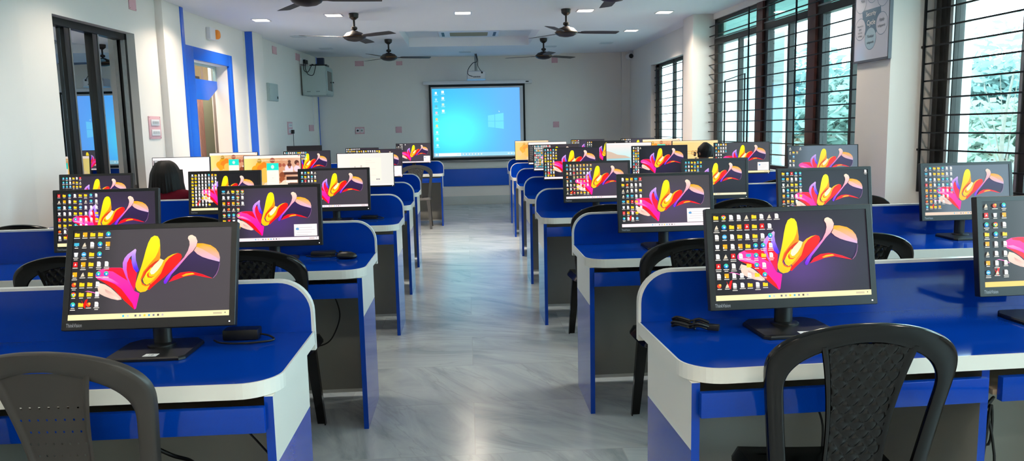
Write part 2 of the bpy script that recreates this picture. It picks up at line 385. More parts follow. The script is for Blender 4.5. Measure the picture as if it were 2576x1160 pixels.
def icons(d, rows, u0=.010, v0=.022, du=.0487, dv=.1115, l=34):
    for j, r in enumerate(rows):
        for i, k in enumerate(r):
            if k != ' ': icon(d, k, u0+i*du, v0+j*dv, l)
def taskbar(d, bar, l=33):
    d.rect(0, .940, 1, 1, bar, l)
    for i, c in enumerate([(.25, .72, .85), (.75, .78, .8), (.4, .4, .42), (.6, .6, .6), (.95, .80, .2), (.3, .65, .8), (.5, .5, .55), (.35, .3, .3), (.75, .72, .7)]):
        u = .335+i*.028+(.02 if i > 1 else 0); d.rect(u, .958, u+.012, .980, c, l+1)
    d.rect(.90, .962, .955, .968, (.62, .58, .52), l+1); d.rect(.90, .974, .955, .980, (.62, .58, .52), l+1); d.rect(.972, .960, .978, .974, (.3, .3, .3), l+1)
def wallpaper(W, H, rows, bg=(.16, .145, .165), glow=(.30, .20, .42), bar=(.98, .90, .68), du=.0487, dv=.1115, popup=None, haze=0, recycle=False):
    d = Disp(W, H)
    def f(u, v):
        t = math.exp(-(((u-.55)/.30)**2+((v-.62)/.42)**2)); c = mixc(bg, glow, t)
        return mixc((.03, .03, .035), c, .35+u*2.2)
    d.grid(f, 14, 8)
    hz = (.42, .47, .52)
    for i, (q, c) in enumerate(PETN): d.poly(q, c, 1+i)
    icons(d, rows, du=du, dv=dv); taskbar(d, bar)
    if popup:
        u0, v0, u1, v1 = popup
        d.rect(u0, v0, u1, v1, (.97, .93, .92), 40)
        d.ell(u0+.035, v0+.09, .018, (.35, .60, .80), 41, 10, asp=.7)
        for k, (a, b) in enumerate([(.07, .62), (.07, .74), (.07, .6), (.02, .45)]):
            d.rect(u0+a*(u1-u0)+.01, v0+.06+k*.045, u0+b*(u1-u0)+.04, v0+.069+k*.045, (.78, .74, .76), 41)
    if recycle: icon(d, 'd', .955, .01, 34)
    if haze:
        d.c = [mixc(c, hz, haze) for c in d.c]  # window reflection veil mixed into the screen's own colours
    return d
def login(W, H, sepia=0):
    """sign-in page of a school portal: a warm classroom picture, a heading and a teal and white card"""
    d = Disp(W, H)
    d.rect(0, 0, 1, 1, (.98, .90, .84), 0); d.rect(0, 0, 1, .035, (.99, .94, .90), 1)
    def f(u, v):
        c = mixc((.93, .86, .50), (.80, .52, .36), (u-.05)*1.6); c = mixc(c, (.86, .70, .60), (u-.55)*2.2)
        return mixc(c, (.45, .30, .22), max(0, (v-.6)*.7)*(u > .6))
    d.grid(f, 12, 8, 2, 0, .085, 1, .985)
    O = [(.95, .62, .08), (.97, .50, .08), (.92, .72, .30), (.96, .80, .45)]
    B = [  # people and desks in the picture as soft blobs
     (.20, .36, .07, O[0]), (.27, .25, .07, O[0]), (.31, .36, .09, O[1]), (.22, .47, .06, O[0]), (.35, .22, .05, O[1]), (.37, .45, .08, O[2]), (.33, .62, .07, O[2]), (.38, .68, .06, O[2]), (.12, .60, .08, (.90, .80, .60)),
     (.67, .55, .055, (.55, .28, .16)), (.66, .68, .05, (.62, .32, .18)), (.72, .84, .08, (.92, .84, .74)), (.66, .92, .08, (.92, .84, .74)), (.40, .88, .07, (.90, .80, .68)),
     (.63, .24, .035, (.66, .34, .26)), (.70, .24, .03, (.66, .34, .26)), (.79, .36, .075, (.92, .82, .86)), (.80, .24, .038, (.40, .20, .16)), (.80, .31, .022, (.72, .46, .36)),
     (.93, .36, .055, (.90, .80, .84)), (.93, .17, .042, (.36, .20, .16)), (.95, .22, .028, (.75, .46, .38)), (.80, .14, .028, (.38, .24, .18)), (.27, .10, .04, (.70, .52, .12)), (.50, .09, .045, (.62, .30, .22))]
    for i, (u, v, r, c) in enumerate(B): d.ell(u, v+.06, r, c, 3+i*.3, 14)
    d.rect(.70, .52, .96, .60, (.30, .17, .14), 12); d.rect(.68, .47, .86, .52, (.95, .84, .80), 12.5); d.rect(.74, .66, .98, .76, (.22, .14, .12), 12); d.rect(.73, .77, .93, .84, (.96, .90, .86), 13); d.rect(.76, .86, .98, .98, (.25, .19, .17), 12)
    d.text('DAV OLYMPIAD MANAGEMENT SYSTEM', .50, .165, .040, (.99, .93, .80), 15, .92)
    d.rect(.395, .235, .607, .94, (.99, .93, .86), 16); d.rect(.395, .235, .607, .475, (.10, .86, .78), 17); d.rect(.40, .452, .602, .48, (.99, .94, .88), 18)
    d.ell(.50, .35, .029, (.80, .88, .86), 18, 14, asp=1.15)
    for k in range(4): d.rect(.45, .60+k*.06, .55, .606+k*.06, (.86, .80, .76), 18)
    d.ell(.50, .69, .006, (.70, .62, .62), 19, 6)
    d.rect(.955, .012, .985, .03, (.85, .25, .30), 3)
    if sepia: d.c = [mixc(c, (.95, .72, .42), sepia) for c in d.c]
    d.rect(0, .985, 1, 1, (.98, .90, .86), 20)
    return d
def page(W, H, kind):
    d = Disp(W, H)
    if kind == 'form':
        d.grid(lambda u, v: mixc((.93, .90, .87), (.87, .86, .83), u), 6, 4); d.rect(0, .96, 1, 1, (.93, .90, .89), 1); d.rect(0, 0, 1, .02, (.98, .93, .92), 1)
        d.rect(.22, .14, .78, .86, (.96, .90, .84), 1)
        d.ell(.42, .40, .016, (.45, .45, .47), 2); d.ell(.42, .40, .012, (.96, .90, .84), 3); d.ell(.31, .41, .010, (.6, .6, .6), 2)
        d.text('G', .425, .41, .04, (.25, .25, .28), 4)
        for k in range(9): d.rect(.50, .22+k*.065, .50+.18*(.6+.4*math.sin(k*2)), .227+k*.065, (.84, .79, .75), 2)
        d.rect(.685, .79, .75, .825, (.50, .50, .52), 2); d.rect(.70, .80, .735, .812, (.8, .8, .8), 3)
    elif kind == 'blank':
        d.rect(0, 0, 1, 1, (.99, .92, .92), 0); d.rect(0, 0, 1, .055, (.97, .94, .93), 1); d.rect(.01, .07, .16, .95, (.34, .33, .34), 1)
        d.rect(.02, .07, .15, .08, (.9, .9, .9), 2); d.rect(.03, .10, .13, .125, (.85, .85, .85), 2); d.ell(.07, .24, .03, (.75, .76, .78), 2)
        for k in range(5): d.rect(.03, .38+k*.07, .11, .392+k*.07, (.62, .62, .62), 2)
        d.rect(0, .96, 1, 1, (.98, .91, .90), 2)
    elif kind == 'beach':
        d.grid(lambda u, v: mixc((.95, .86, .84), (.72, .88, .88), v*1.6), 6, 8, 0)
        d.rect(0, 0, 1, .06, (.98, .90, .90), 1); d.poly([(0, .62), (.55, .60), (.42, .50), (.25, .46), (.12, .36), (0, .30)], (.80, .70, .62), 1)
        d.poly([(0, .62), (.6, .6), (1, .60), (1, .96), (0, .96)], [(.55, .74, .78), (.60, .80, .84), (.62, .84, .88), (.75, .90, .92), (.80, .90, .90)], 2)
        d.poly([(0, .78), (.4, .70), (.7, .68), (.4, .74), (0, .84)], (.90, .92, .92), 3)
        icon(d, 'e', .86, .55, 5); icon(d, 'e', .86, .80, 5); d.rect(0, .96, 1, 1, (.95, .90, .90), 4)
    elif kind == 'orange':
        d.grid(lambda u, v: mixc((.98, .78, .48), (.99, .82, .58), u), 4, 3); d.rect(0, 0, 1, .06, (.99, .84, .62), 1); d.rect(0, .95, 1, 1, (.98, .88, .74), 1)
        d.rect(.3, .4, .7, .44, (.95, .70, .38), 1); d.rect(.3, .5, .6, .53, (.95, .70, .38), 1)
    elif kind == 'code':
        d.rect(0, 0, 1, 1, (.12, .11, .12), 0); d.rect(0, 0, 1, .10, (.98, .92, .90), 1); d.rect(0, .94, 1, 1, (.97, .92, .91), 1)
        for k in range(16): d.rect(.03, .14+k*.045, .05+.2*abs(math.sin(k*1.7)), .15+k*.045, (.62, .60, .58), 1)
        d.ell(.16, .18, .05, (.85, .82, .78), 2); d.rect(.3, .12, .98, .92, (.15, .14, .15), 1)
    elif kind == 'off': d.rect(0, 0, 1, 1, (.06, .055, .06), 0)
    return d

# ------------------------------------------------------------------ monitors
def side_name(s): return 'door side' if s < 0 else 'window side'
ORD = ['first', 'second', 'third', 'fourth', 'fifth', 'sixth', 'seventh']
SEAT = ['aisle', 'middle', 'wall']
DA = (.455, .254); DB = (.490, .2755)
def rrect(w, h, r, cx=0, cy=0, n=4):
    p = []
    for (sx, sy, a) in ((1, 1, 0), (-1, 1, 90), (-1, -1, 180), (1, -1, 270)):
        p += arc(cx+sx*(w/2-r), cy+sy*(h/2-r), r, a, a+90, n)
    return p
def monitor_meshes(kind):
    if kind == 'A': W, H, sw, sh, top, zc = .490, .297, DA[0], DA[1], .0145, .2165
    else: W, H, sw, sh, top, zc = .500, .292, DB[0], DB[1], .0045, .284
    b = MB(); out = rrect(W, H, .004, 0, 0, 2); cz = H/2-top-sh/2
    inn = [(max(-sw/2, min(sw/2, x)), max(cz-sh/2, min(cz+sh/2, y))) for x, y in out]
    ol = inset(out, .0016)
    b.ring(ol, inn, -.016, 'y', 0)                      # front of the bezel
    b.ring(inn, inn, -.016, 'y', 0) if 0 else None
    n = len(out)
    b.loft([[(x, -.016, z) for x, z in ol], [(x, -.0145, z) for x, z in out], [(x, .006, z) for x, z in out], [(x*.90, .022, z*.86) for x, z in out], [(x*.55, .036, z*.5) for x, z in out]], 0, cap=False)
    b.add([(x*.55, .036, z*.5) for x, z in out], [tuple(range(n))], 0)
    b.loft([[(x, -.016, z) for x, z in inn], [(x, -.0122, z) for x, z in inn]], 0, cap=False)
    b.add([(x, -.0122, z) for x, z in inn], [tuple(range(n))], 0)
    if kind == 'A': b.box(W*.22, W*.44, -.0166, -.016, -H/2+.0035, -H/2+.0065, 0)
    casing = b.mesh('casing', [BEZEL], smooth=30)
    base = MB(); o = [(-.098, -.10), (.098, -.10), (.112, -.085), (.112, .07), (.085, .105), (-.085, .105), (-.112, .07), (-.112, -.085)]
    base.loft([[(x, y, .0) for x, y in o], [(x, y, .006) for x, y in o], [(x*.97, y*.97, .010) for x, y in o]], 0)
    base.lathe([(.040, .010), (.040, .014), (.036, .016)], 20, (0, .035, 0))
    basem = base.mesh('stand_base', [BLACK], smooth=30)
    post = MB(); post.loft([[(.027*math.cos(a), .044+.018*math.sin(a)+k*.0, z) for a in [2*PI*i/16 for i in range(16)]] for k, z in enumerate((.012, .06, zc-.02))], 0)
    post.box(-.028, .028, .034, .052, zc-.05, zc+.05)
    return casing, basem, post.mesh('stand_post', [BLACK], smooth=40), (W, H, sw, sh, top, zc, cz)
MM = {k: monitor_meshes(k) for k in 'AB'}
led = MB().box(-.0016, .0016, -.0168, -.016, -.0016, .0016).mesh('power_light', [LED])
def logo_mesh():
    v, f = text2d('ThinkVision', .012); h = .0105
    return MB().add([(x*h*.62, -.0163, z*h) for x, z in v], f).mesh('brand_lettering', [LOGO], recalc=False)
LOGOM = logo_mesh()
def monitor(kind, x, y, z, disp, label, rz=0, tilt=8, scale=1, sticker=None, dz=0):
    casing, basem, postm, (W, H, sw, sh, top, zc, cz) = MM[kind]
    t = thing('computer_monitor', label, 'monitor', (x, y, z+.0012), rz, 'computer monitors on the desks'); t.scale = (scale, 1, 1)
    put('stand_base', basem, t); put('stand_post', postm, t)
    Mc = Matrix.Translation((0, .012, zc+dz)) @ Matrix.Rotation(-R(tilt), 4, 'X')
    c = put('casing', casing, t, Mc)
    put('screen', disp.mesh(DISP), t, Mc @ Matrix.Translation((0, -.0124, cz)))
    put('power_light', led, c, Matrix.Translation((W/2-.016, 0, -H/2+(.012 if kind == 'A' else .006))))
    if kind == 'A': put('brand_lettering', LOGOM, c, Matrix.Translation((-W/2+.036, 0, -H/2+.0095)))
    if sticker:
        s = MB().box(-.019, .019, -.0125, .0125, .0102, .0106).build('number_sticker', STICK, t)
        s.location = (.012, -.075, 0); s.rotation_euler = (0, 0, R(-4))
        v, f = text2d(sticker, -.01)
        n = MB().add([(px*.012, py*.012-.006, .0108) for px, py in v], f).build('handwritten_number', INK, s, recalc=False)
    return t
for k in 'AB': pass
def lab(look, s, row, seat, n): return f'{look}, {SEAT[seat]} seat, {ORD[row-1]} {side_name(s)} desk from screen'
S1 = lambda *a, **k: wallpaper(DA[0], DA[1], *a, **k)
S2 = lambda *a, **k: wallpaper(DB[0], DB[1], *a, **k)
def rnd(cols, rows, seed, w='ddddfffoeecpm', jag=2):
    r = random.Random(seed); out = []
    for j in range(rows):
        n = cols-(r.randint(0, jag) if j else 0); out.append(''.join(r.choice(w) for _ in range(n)))
    return out
BAR = (.98, .90, .68); BARP = (.97, .88, .90)
GL = (.145, .13, .15)
BL = {1: 2.356, 2: 3.906, 3: 5.532, 4: 6.825, 5: 8.118, 6: 11.452}
BR = {1: 2.34, 2: 3.975, 3: 5.666, 4: 7.102, 5: 8.605, 6: 10.102, 7: 11.529}
PW = 'monitor with petal wallpaper'
def LM(row, seat, x, kind, disp, look, **k): return monitor(kind, x, BL[row]-.165, .75, disp, lab(look, -1, 7-row, seat, 6), **k)
def RM(row, seat, x, kind, disp, look, **k): return monitor(kind, x, BR[row]-.165, .75, disp, lab(look, 1, 8-row, seat, 7), **k)
LM(1, 0, -.898, 'A', S1(['fofFe'.lower(), 'madeo', 'wbfe', 'pofdd', 'oafee', 'xffd', 'cffd', 'efxd'], bg=(.27, .25, .265), glow=(.27, .24, .27)), PW+' and sticker 18', tilt=18, sticker='18', scale=.965)
LM(2, 0, -.952, 'A', S1(['madcc'.replace('d', 'f'), 'dwbcd', 'opocd', 'axac', 'ceec', 'fpwd', 'o  f', 'cfo', ], bg=(.24, .215, .25), glow=(.30, .19, .45), bar=BARP, popup=(.745, .70, .985, .925)), PW+' and white popup', tilt=6)
LM(2, 1, -1.718, 'A', S1(['pfedffed', 'aodfeaed', 'mdefbddd', 'wddffddf', 'pffedddf', 'offedd', 'xddff', 'dfdd'], bg=(.20, .17, .22), glow=(.27, .16, .42), du=.054), PW+' behind monitor 18', tilt=8)
LM(3, 0, -.92, 'A', S1(['wefda', 'efded', 'epddf', 'dfddd', 'dofd', 'fdee', 'dodd', 'ff'], bg=(.25, .23, .25), glow=(.25, .22, .26), bar=BARP), PW+' and five icon columns', tilt=6)
LM(3, 1, -1.66, 'A', S1(['wfdddeof', 'ffdddddd', 'ffddddfd', 'ffdddbdd', 'fdddd odd'.replace(' ', ''), 'fddddd', 'fdddod', 'fddffd', 'fdpddd', 'fddddf'], bg=(.07, .06, .075), glow=(.09, .07, .12), dv=.088), PW+' and dense icon rows')
LM(3, 2, -2.515, 'A', S1(['eedfdp', 'eedofa', 'eeboff', 'edfdof', 'fdedff', 'dofded'], bg=(.17, .145, .185), glow=(.22, .14, .32)), PW+' before dark glass')
LM(4, 0, -.868, 'B', page(*DB, 'form'), 'thin monitor showing a pale form page', scale=.965, tilt=5)
LM(4, 1, -1.651, 'B', login(*DB), 'thin monitor showing an orange sign-in page', scale=.965, tilt=5)
LM(4, 2, -2.409, 'B', page(*DB, 'blank'), 'thin monitor showing a blank white page', scale=.955, tilt=5)
LM(5, 0, -.897, 'B', S2(rnd(11, 8, 5, 'dddddfefo'), bg=(.22, .19, .22), glow=(.26, .18, .34), popup=(.70, .62, .99, .94), bar=BARP), PW+' and pink popup', scale=.945, tilt=5)
LM(5, 1, -1.622, 'B', S2(rnd(12, 3, 6, 'dddddfde', 0), bg=(.20, .18, .21), glow=(.22, .18, .28), bar=BARP, du=.041), PW+' and wide icon band', scale=.945, tilt=5)
LM(5, 2, -2.355, 'B', login(*DB), 'thin monitor showing an orange sign-in page', scale=.965, tilt=5)
LM(6, 0, -.774, 'B', S2(['  dd d', 'adad', 'dddd'], bg=(.24, .22, .25), glow=(.25, .22, .30), popup=(.80, .66, .99, .93), bar=BARP), PW+' above the grey chair', tilt=5)
LM(6, 1, -1.508, 'B', S2(rnd(9, 7, 8, 'dddfe'), bg=(.14, .12, .14)), PW+', mostly hidden', tilt=5, scale=.95, dz=-.05)
LM(6, 2, -2.334, 'B', page(*DB, 'off'), 'switched off black monitor', tilt=5)
RM(1, 0, .942, 'A', S1(['fcddafdad', 'aefopfpd', 'dbdfdfde', 'wodofeed', 'dapdmefd', 'pedafed', 'dodddfe ef'.replace(' ', '')[:7], 'xaddfdf'], bg=(.13, .115, .14), glow=(.33, .20, .48)), PW+' and sticker 40', tilt=11, sticker='40', rz=R(2), dz=0, scale=1.035)
RM(1, 1, 1.745, 'A', S1(['axe', 'pwo', 'ecd', 'fef', 'odd', 'add', 'odd', 'bad'], bg=(.28, .275, .285), glow=(.27, .26, .28), bar=(.95, .80, .42), du=.062), PW+' and three icon columns', tilt=8, rz=R(2), dz=.014)
RM(2, 0, .994, 'A', S1(['dfomp', 'fxddd', 'aaddf', 'aemdd', 'mopfd', 'wdfdd', 'podfd'[:4], 'eddb'], bg=(.26, .24, .25), glow=(.31, .25, .38), bar=BARP, popup=(.73, .66, .99, .93)), PW+' and white popup', tilt=10, dz=.006)
RM(2, 1, 1.816, 'A', S1(['fbpee', 'modde', 'waffe', 'deffd', 'oeddf', 'xofd', 'fdef', 'ofdd'], bg=(.14, .14, .16), glow=(.18, .15, .24), recycle=True), PW+' and one corner icon', dz=.014)
RM(2, 2, 2.565, 'A', S1(['aeffedd', 'mdfffdda'[:7], 'wbdfeed', 'podeded', 'oxfedde', 'xofedd', 'xoddd', 'effo'], bg=(.38, .43, .48), glow=(.36, .40, .46), haze=.14, bar=(.94, .82, .72)), PW+' and painted window glare', dz=.022)
RM(3, 0, .932, 'A', S1(['ecaccocc', 'mdcdofdf', 'cwpcodd', 'x ccccc', 'cb dccd', 'ddcfdcd', 'cdcfdd', 'axpcofc'], bg=(.24, .22, .23), glow=(.27, .20, .32), bar=BARP, du=.054), PW+' and red icons')
RM(3, 1, 1.798, 'A', S1(['eeffef', 'edfmfe', 'edffb', 'edfd', 'dffd', 'ffe'], bg=(.13, .14, .16), glow=(.15, .15, .19), bar=(.97, .90, .75)), PW+' and teal icons', tilt=5)
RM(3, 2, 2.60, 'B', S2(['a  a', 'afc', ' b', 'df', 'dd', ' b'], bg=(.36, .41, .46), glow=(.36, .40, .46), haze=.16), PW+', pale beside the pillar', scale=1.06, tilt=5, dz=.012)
RM(4, 0, .944, 'B', S2(['edpef', 'amewa', 'fwodf', 'fddff', 'fffd', 'adfo', 'edpd', 'eddf', 'apbd', 'effo'], bg=(.15, .13, .16), glow=(.20, .15, .26), bar=BARP, dv=.093), PW+' and ten icon rows', scale=1.02, tilt=4)
RM(4, 1, 1.752, 'B', S2(['wada', 'fxd', 'mfo', 'dfe', 'dfo', 'wed', 'epa', 'pda', 'aed', 'www'], bg=(.08, .07, .10), glow=(.16, .10, .24), dv=.09, du=.041), PW+' and narrow icon columns', scale=1.03, tilt=4)
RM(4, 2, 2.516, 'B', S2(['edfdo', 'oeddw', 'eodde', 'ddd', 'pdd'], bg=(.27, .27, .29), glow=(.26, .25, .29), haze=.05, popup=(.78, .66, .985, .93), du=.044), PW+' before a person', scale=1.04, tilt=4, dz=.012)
RM(5, 0, .981, 'B', S2(rnd(10, 10, 31, 'ddddfeeepo'), bg=(.22, .19, .21), glow=(.24, .19, .26), dv=.09, du=.037, bar=BARP), PW+' and ten icon columns', scale=1.01, tilt=4)
RM(5, 1, 1.786, 'B', page(*DB, 'beach'), 'thin monitor showing a pale beach page', scale=1.02, tilt=4)
RM(5, 2, 2.53, 'B', page(*DB, 'orange'), 'thin monitor showing a plain orange page', scale=1.04, tilt=4, dz=.008)
RM(6, 0, 1.042, 'B', page(*DB, 'code'), 'thin monitor showing a dark page', tilt=4)
RM(6, 1, 1.802, 'B', S2(['cdo', 'ddd', 'ded', 'dff'], bg=(.07, .06, .07), glow=(.08, .07, .09)), PW+' on near black', scale=1.02, tilt=4)
RM(6, 2, 2.53, 'B', login(*DB, .25), 'thin monitor showing a sign-in page', scale=1.0, tilt=4, dz=.006)
RM(7, 0, .960, 'B', login(*DB, .45), 'thin monitor showing a faded orange page', tilt=4)
RM(7, 1, 1.792, 'B', S2(['fofpd', 'dfddd', 'def'], bg=(.20, .19, .22)), PW+' and two icon rows', tilt=4)
RM(7, 2, 2.539, 'B', S2(['adoddd', '  dd d'], bg=(.23, .22, .24)), PW+' below the corner camera', tilt=4, scale=1.02)

# ------------------------------------------------------------------ desks
def make_desk(s, L, x, y, label, seats=(.80, 1.585), rz=0):
    t = thing('computer_desk', label, 'desk', (x, y, 0), rz, 'long blue computer desks')
    X = lambda q: [(s*a, b) for a, b in q]
    # worktop: white edge, blue laminate top
    out = X([(0, .006), (L, .006), (L, -.49), (.10, -.49)]+[(.10-.10*math.sin(R(a)), -.39-.10*math.cos(R(a))) for a in range(10, 91, 10)])
    inn = inset(out, .005)
    b = MB(); b.prism(out, .710, .750, 'z', 1, 1, False); b.ring(out, inn, .750, 'z', 1); b.add([(u, v, .750) for u, v in inn], [tuple(range(len(inn)))], 0)
    b.build('worktop', [BLUE, WHITE], t, recalc=True)
    # privacy board with rounded aisle corner
    r = .105
    out = X([(0, .690), (L, .690), (L, .915)]+[(r-r*math.sin(R(a)), .915-r+r*math.cos(R(a))) for a in range(0, 91, 9)])
    inn = inset(out, .009)
    b = MB(); b.prism(out, .001, .025, 'y', 1, False, 0); b.ring(out, inn, .001, 'y', 1); b.add([(u, .001, v) for u, v in inn], [tuple(range(len(inn)))], 0)
    b.build('privacy_board', [BLUE, WHITE], t)
    # aisle end panel, white above, blue below, blue front edge
    b = MB(); b.box(s*.015, s*.037, -.470, -.055, .53, .709, [1, 1, 0, 1, 1, 1]); b.box(s*.015, s*.037, -.470, -.055, 0, .53, 0)
    b.build('end_panel', [BLUE, WHITE], t)
    m = MB().box(s*.037, s*(L-.02), -.026, -.006, .045, .709).build('modesty_panel', [GREY], t)
    MB().box(s*.037, s*(L-.02), -.028, -.005, .028, .045).build('edge_strip', [WHITE], m)
    ends = [.037]+list(seats)+[L-.022]
    for q in ends[1:]:
        MB().box(s*(q), s*(q+.022), -.470, -.030, 0, .709, [1, 1, 0, 1, 1, 1]).build('divider_panel', [BLUE, GREY], t)
    prev = ends[0]
    for i, q in enumerate(ends[1:]):
        a, c = prev, q
        tr = MB().box(s*(a+.012), s*(c-.012), -.470, -.17, .634, .648).build('keyboard_tray', [WOOD], t)
        MB().box(s*(a-.004 if i == 0 else a+.022), s*(c+.006), -.492, -.472, .622, .688).build('fascia', [BLUE], tr, bevel=.002)
        prev = q+.022
    return t
for k in BL:
    xe = {1: -.487, 2: -.472, 3: -.462, 4: -.473, 5: -.490, 6: -.344}[k]
    n = 7-k
    make_desk(-1, {6: 2.42}.get(k, 2.44), xe, BL[k], f'blue and white computer desk, {ORD[n-1]} from the projection screen on the door side')
for k in BR:
    xe = {1: .522, 2: .541, 3: .495, 4: .518, 5: .548, 6: .564, 7: .602}[k]; n = 8-k
    make_desk(1, {3: 2.42, 6: 2.20, 7: 2.36}.get(k, 2.40), xe, BR[k]+(.0 if k > 1 else -.014), f'blue and white computer desk, {ORD[n-1]} from the projection screen on the window side', rz=R(2) if k == 1 else 0)

# ------------------------------------------------------------------ chairs
def seatback(t, w):     # point on the back: t along the height, w across; recline and slight wrap
    z = .415+t*1.0; y = -.07-.18*t-.13*t*t
    return (w, y+.55*w*w, z)
OUT = [(.188, 0), (.197, .08), (.208, .17), (.219, .26), (.228, .33), (.229, .365), (.222, .392), (.204, .418), (.175, .440), (.135, .458), (.085, .471), (.035, .4775), (0, .4785)]
INN = [(.146, 0), (.156, .08), (.168, .17), (.178, .25), (.184, .305), (.181, .332), (.172, .353), (.155, .374), (.131, .392), (.103, .406), (.066, .420), (.027, .4285), (0, .430)]
def chair_meshes(kind):
    b = MB()
    o = [Vector(p) for p in spline([(x, y, 0) for x, y in OUT], 3)]; i_ = [Vector(p) for p in spline([(x, y, 0) for x, y in INN], 3)]
    path = list(zip(o, i_)); path = path+[((Vector((-a.x, a.y, 0))), Vector((-c.x, c.y, 0))) for a, c in reversed(path[:-1])]
    rings = []
    prof = [(0, -.012), (0, .004), (.06, .009), (.25, .0105), (.75, .0095), (.94, .007), (1, .003), (1, -.006), (.75, -.009), (.25, -.010)]
    for a, c in path:
        ring = []
        for f, d in prof:
            q = a.lerp(c, f); p = Vector(seatback(q.y, q.x)); ring.append((p.x, p.y-d*1.0, p.z))
        rings.append(ring)
    b.loft(rings, 0)
    frame = b.mesh('back_frame', [0], smooth=50) if 0 else b
    # splat: centre panel, waisted, quilted or perforated
    sp = MB(); NU, NV = (64, 120) if kind == 'quilt' else (44, 80)
    def half(t): q = t/.43; return .066+.048*(q**2.2)+.012*(1-q)**3
    vs = []
    for j in range(NV+1):
        for i in range(NU+1):
            u = i/NU*2-1; t0 = .0+.428*j/NV
            t = t0*(1-.022*u*u*(j/NV)**4); w = half(t0)*u
            x, y, z = seatback(t, w); d = .003
            e = abs(u)
            if e > .84: d += .007*min(1, (e-.84)/.07)      # raised side rail
            elif kind == 'quilt':
                a = w/.036+t/.046; c = w/.036-t/.046
                d += -.003+.0075*(abs(math.sin(PI*a))*abs(math.sin(PI*c)))**.55
            vs.append((x, y-d, z))
    fs = []
    for j in range(NV):
        for i in range(NU):
            if kind == 'holes':
                u = (i+.5)/NU*2-1
                if abs(u) < .8 and j % 6 == 3 and 14 < j < 68 and (i+(3 if (j//6) % 2 else 0)) % 5 == 2: continue
            a = j*(NU+1)+i; fs.append((a, a+1, a+NU+2, a+NU+1))
    sp.add(vs, fs)
    if kind != 'holes': sp.add([(x, y+.008, z) for x, y, z in vs], [f[::-1] for f in fs])
    # seat
    se = MB(); n = 20; vs = []
    for j in range(n+1):
        for i in range(n+1):
            u = i/n*2-1; v = j/n*2-1
            hx = .200+.022*(v+1)/2; r = 1-.06*(abs(u)**6)*(abs(v)**6)
            z = .430-.014*(1-u*u)*(1-v*v*.6)+.006*max(0, -v)-.012*max(0, v-.6)
            e = max(abs(u), abs(v)); z -= .030*max(0, (e-.9)/.1)**2
            vs.append((u*hx*r, .075+v*.165*r, z))
    se.add(vs, [(j*(n+1)+i, j*(n+1)+i+1, (j+1)*(n+1)+i+1, (j+1)*(n+1)+i) for j in range(n) for i in range(n)])
    se.add([(x, y, z-.007) for x, y, z in vs], [((j+1)*(n+1)+i, (j+1)*(n+1)+i+1, j*(n+1)+i+1, j*(n+1)+i) for j in range(n) for i in range(n)])
    # legs with an angle section
    def leg(sx, front):
        g = MB(); rings = []
        for k in range(9):
            f = k/8; z = .425*(1-f)
            if front: x = .185+.030*f; y = .175+.010*f
            else: x = .180+.018*f; y = -.075-.115*f-.01*f*f
            w = (.058 if front else .050)*(1-f)+(.042 if front else .030)*f; d = .040*(1-f)+.028*f; tk = .006
            dy = -1 if front else 1
            pr = [(0, 0), (-w, 0), (-w, tk*dy), (-tk*1.6, tk*1.4*dy), (-tk, d*dy), (0, d*dy)]
            rings.append([(sx*(x+a), y+c, z) for a, c in pr])
        return g.loft(rings, 0)
    return b, sp, se, [leg(sx, fr) for fr in (0, 1) for sx in (-1, 1)]
PROTO = {}
def make_chair(kind, m):
    fr, sp, se, legs = chair_meshes(kind)
    t = thing('plastic_chair', 'x', 'chair', (0, 0, 0), 0, 'plastic chairs')
    bk = fr.build('backrest', m, t, smooth=50); sp.build('splat', m, bk, smooth=60, recalc=False)
    se.build('seat', m, t, smooth=50, recalc=False)
    for g in legs: g.build('leg', m, t, smooth=40)
    return t
def chair(proto, x, y, rz, label):
    t = PROTO[proto] if not PROTO[proto].get('used') else copy_tree(PROTO[proto])
    PROTO[proto]['used'] = True
    if 'used' in t and t is not PROTO[proto]: del t['used']
    t.location = (x, y, 0); t.rotation_euler = (0, 0, R(rz)); t['label'] = label
PROTO['q'] = make_chair('quilt', CHAIR); PROTO['h'] = make_chair('holes', CHAIRG); PROTO['g'] = make_chair('quilt', CHAIRM)
C = 'black plastic chair with quilted back'
CH = [('h', -.957, 1.885, -3, 'worn grey brown plastic chair with perforated back before the monitor numbered 18'),
 ('q', .945, 1.872, -4, C+' before the monitor numbered 40'),
 ('q', -.911, 3.345, 0, C+', aisle seat of fifth door side desk from the screen'),
 ('q', -1.63, 3.32, 2, C+', middle seat of fifth door side desk from the screen'),
 ('q', -1.615, 4.74, 0, C+', middle seat of fourth door side desk from the screen'),
 ('q', -2.48, 4.54, 0, C+', wall seat of fourth door side desk from the screen'),
 ('g', -.715, 10.83, 3, 'grey plastic arched chair standing out in front of the first door side desk'),
 ('q', .952, 3.29, -2, C+', aisle seat of sixth window side desk from the screen'),
 ('q', 1.685, 3.30, -2, C+', middle seat of sixth window side desk from the screen'),
 ('q', .857, 4.79, 0, C+', aisle seat of fifth window side desk from the screen'),
 ('q', 1.74, 4.94, 0, C+', middle seat of fifth window side desk from the screen'),
 ('q', 2.52, 4.96, 0, C+', wall seat of fifth window side desk from the screen'),
 ('q', 2.64, 6.50, 0, C+', wall seat of fourth window side desk from the screen'),
 ('q', -2.33, 6.00, 0, 'black plastic chair under the person in maroon'),
 ('q', 2.42, 7.66, 0, 'black plastic chair under the person with glasses')]
for a in CH: chair(*a)
for p in PROTO.values(): del p['used']

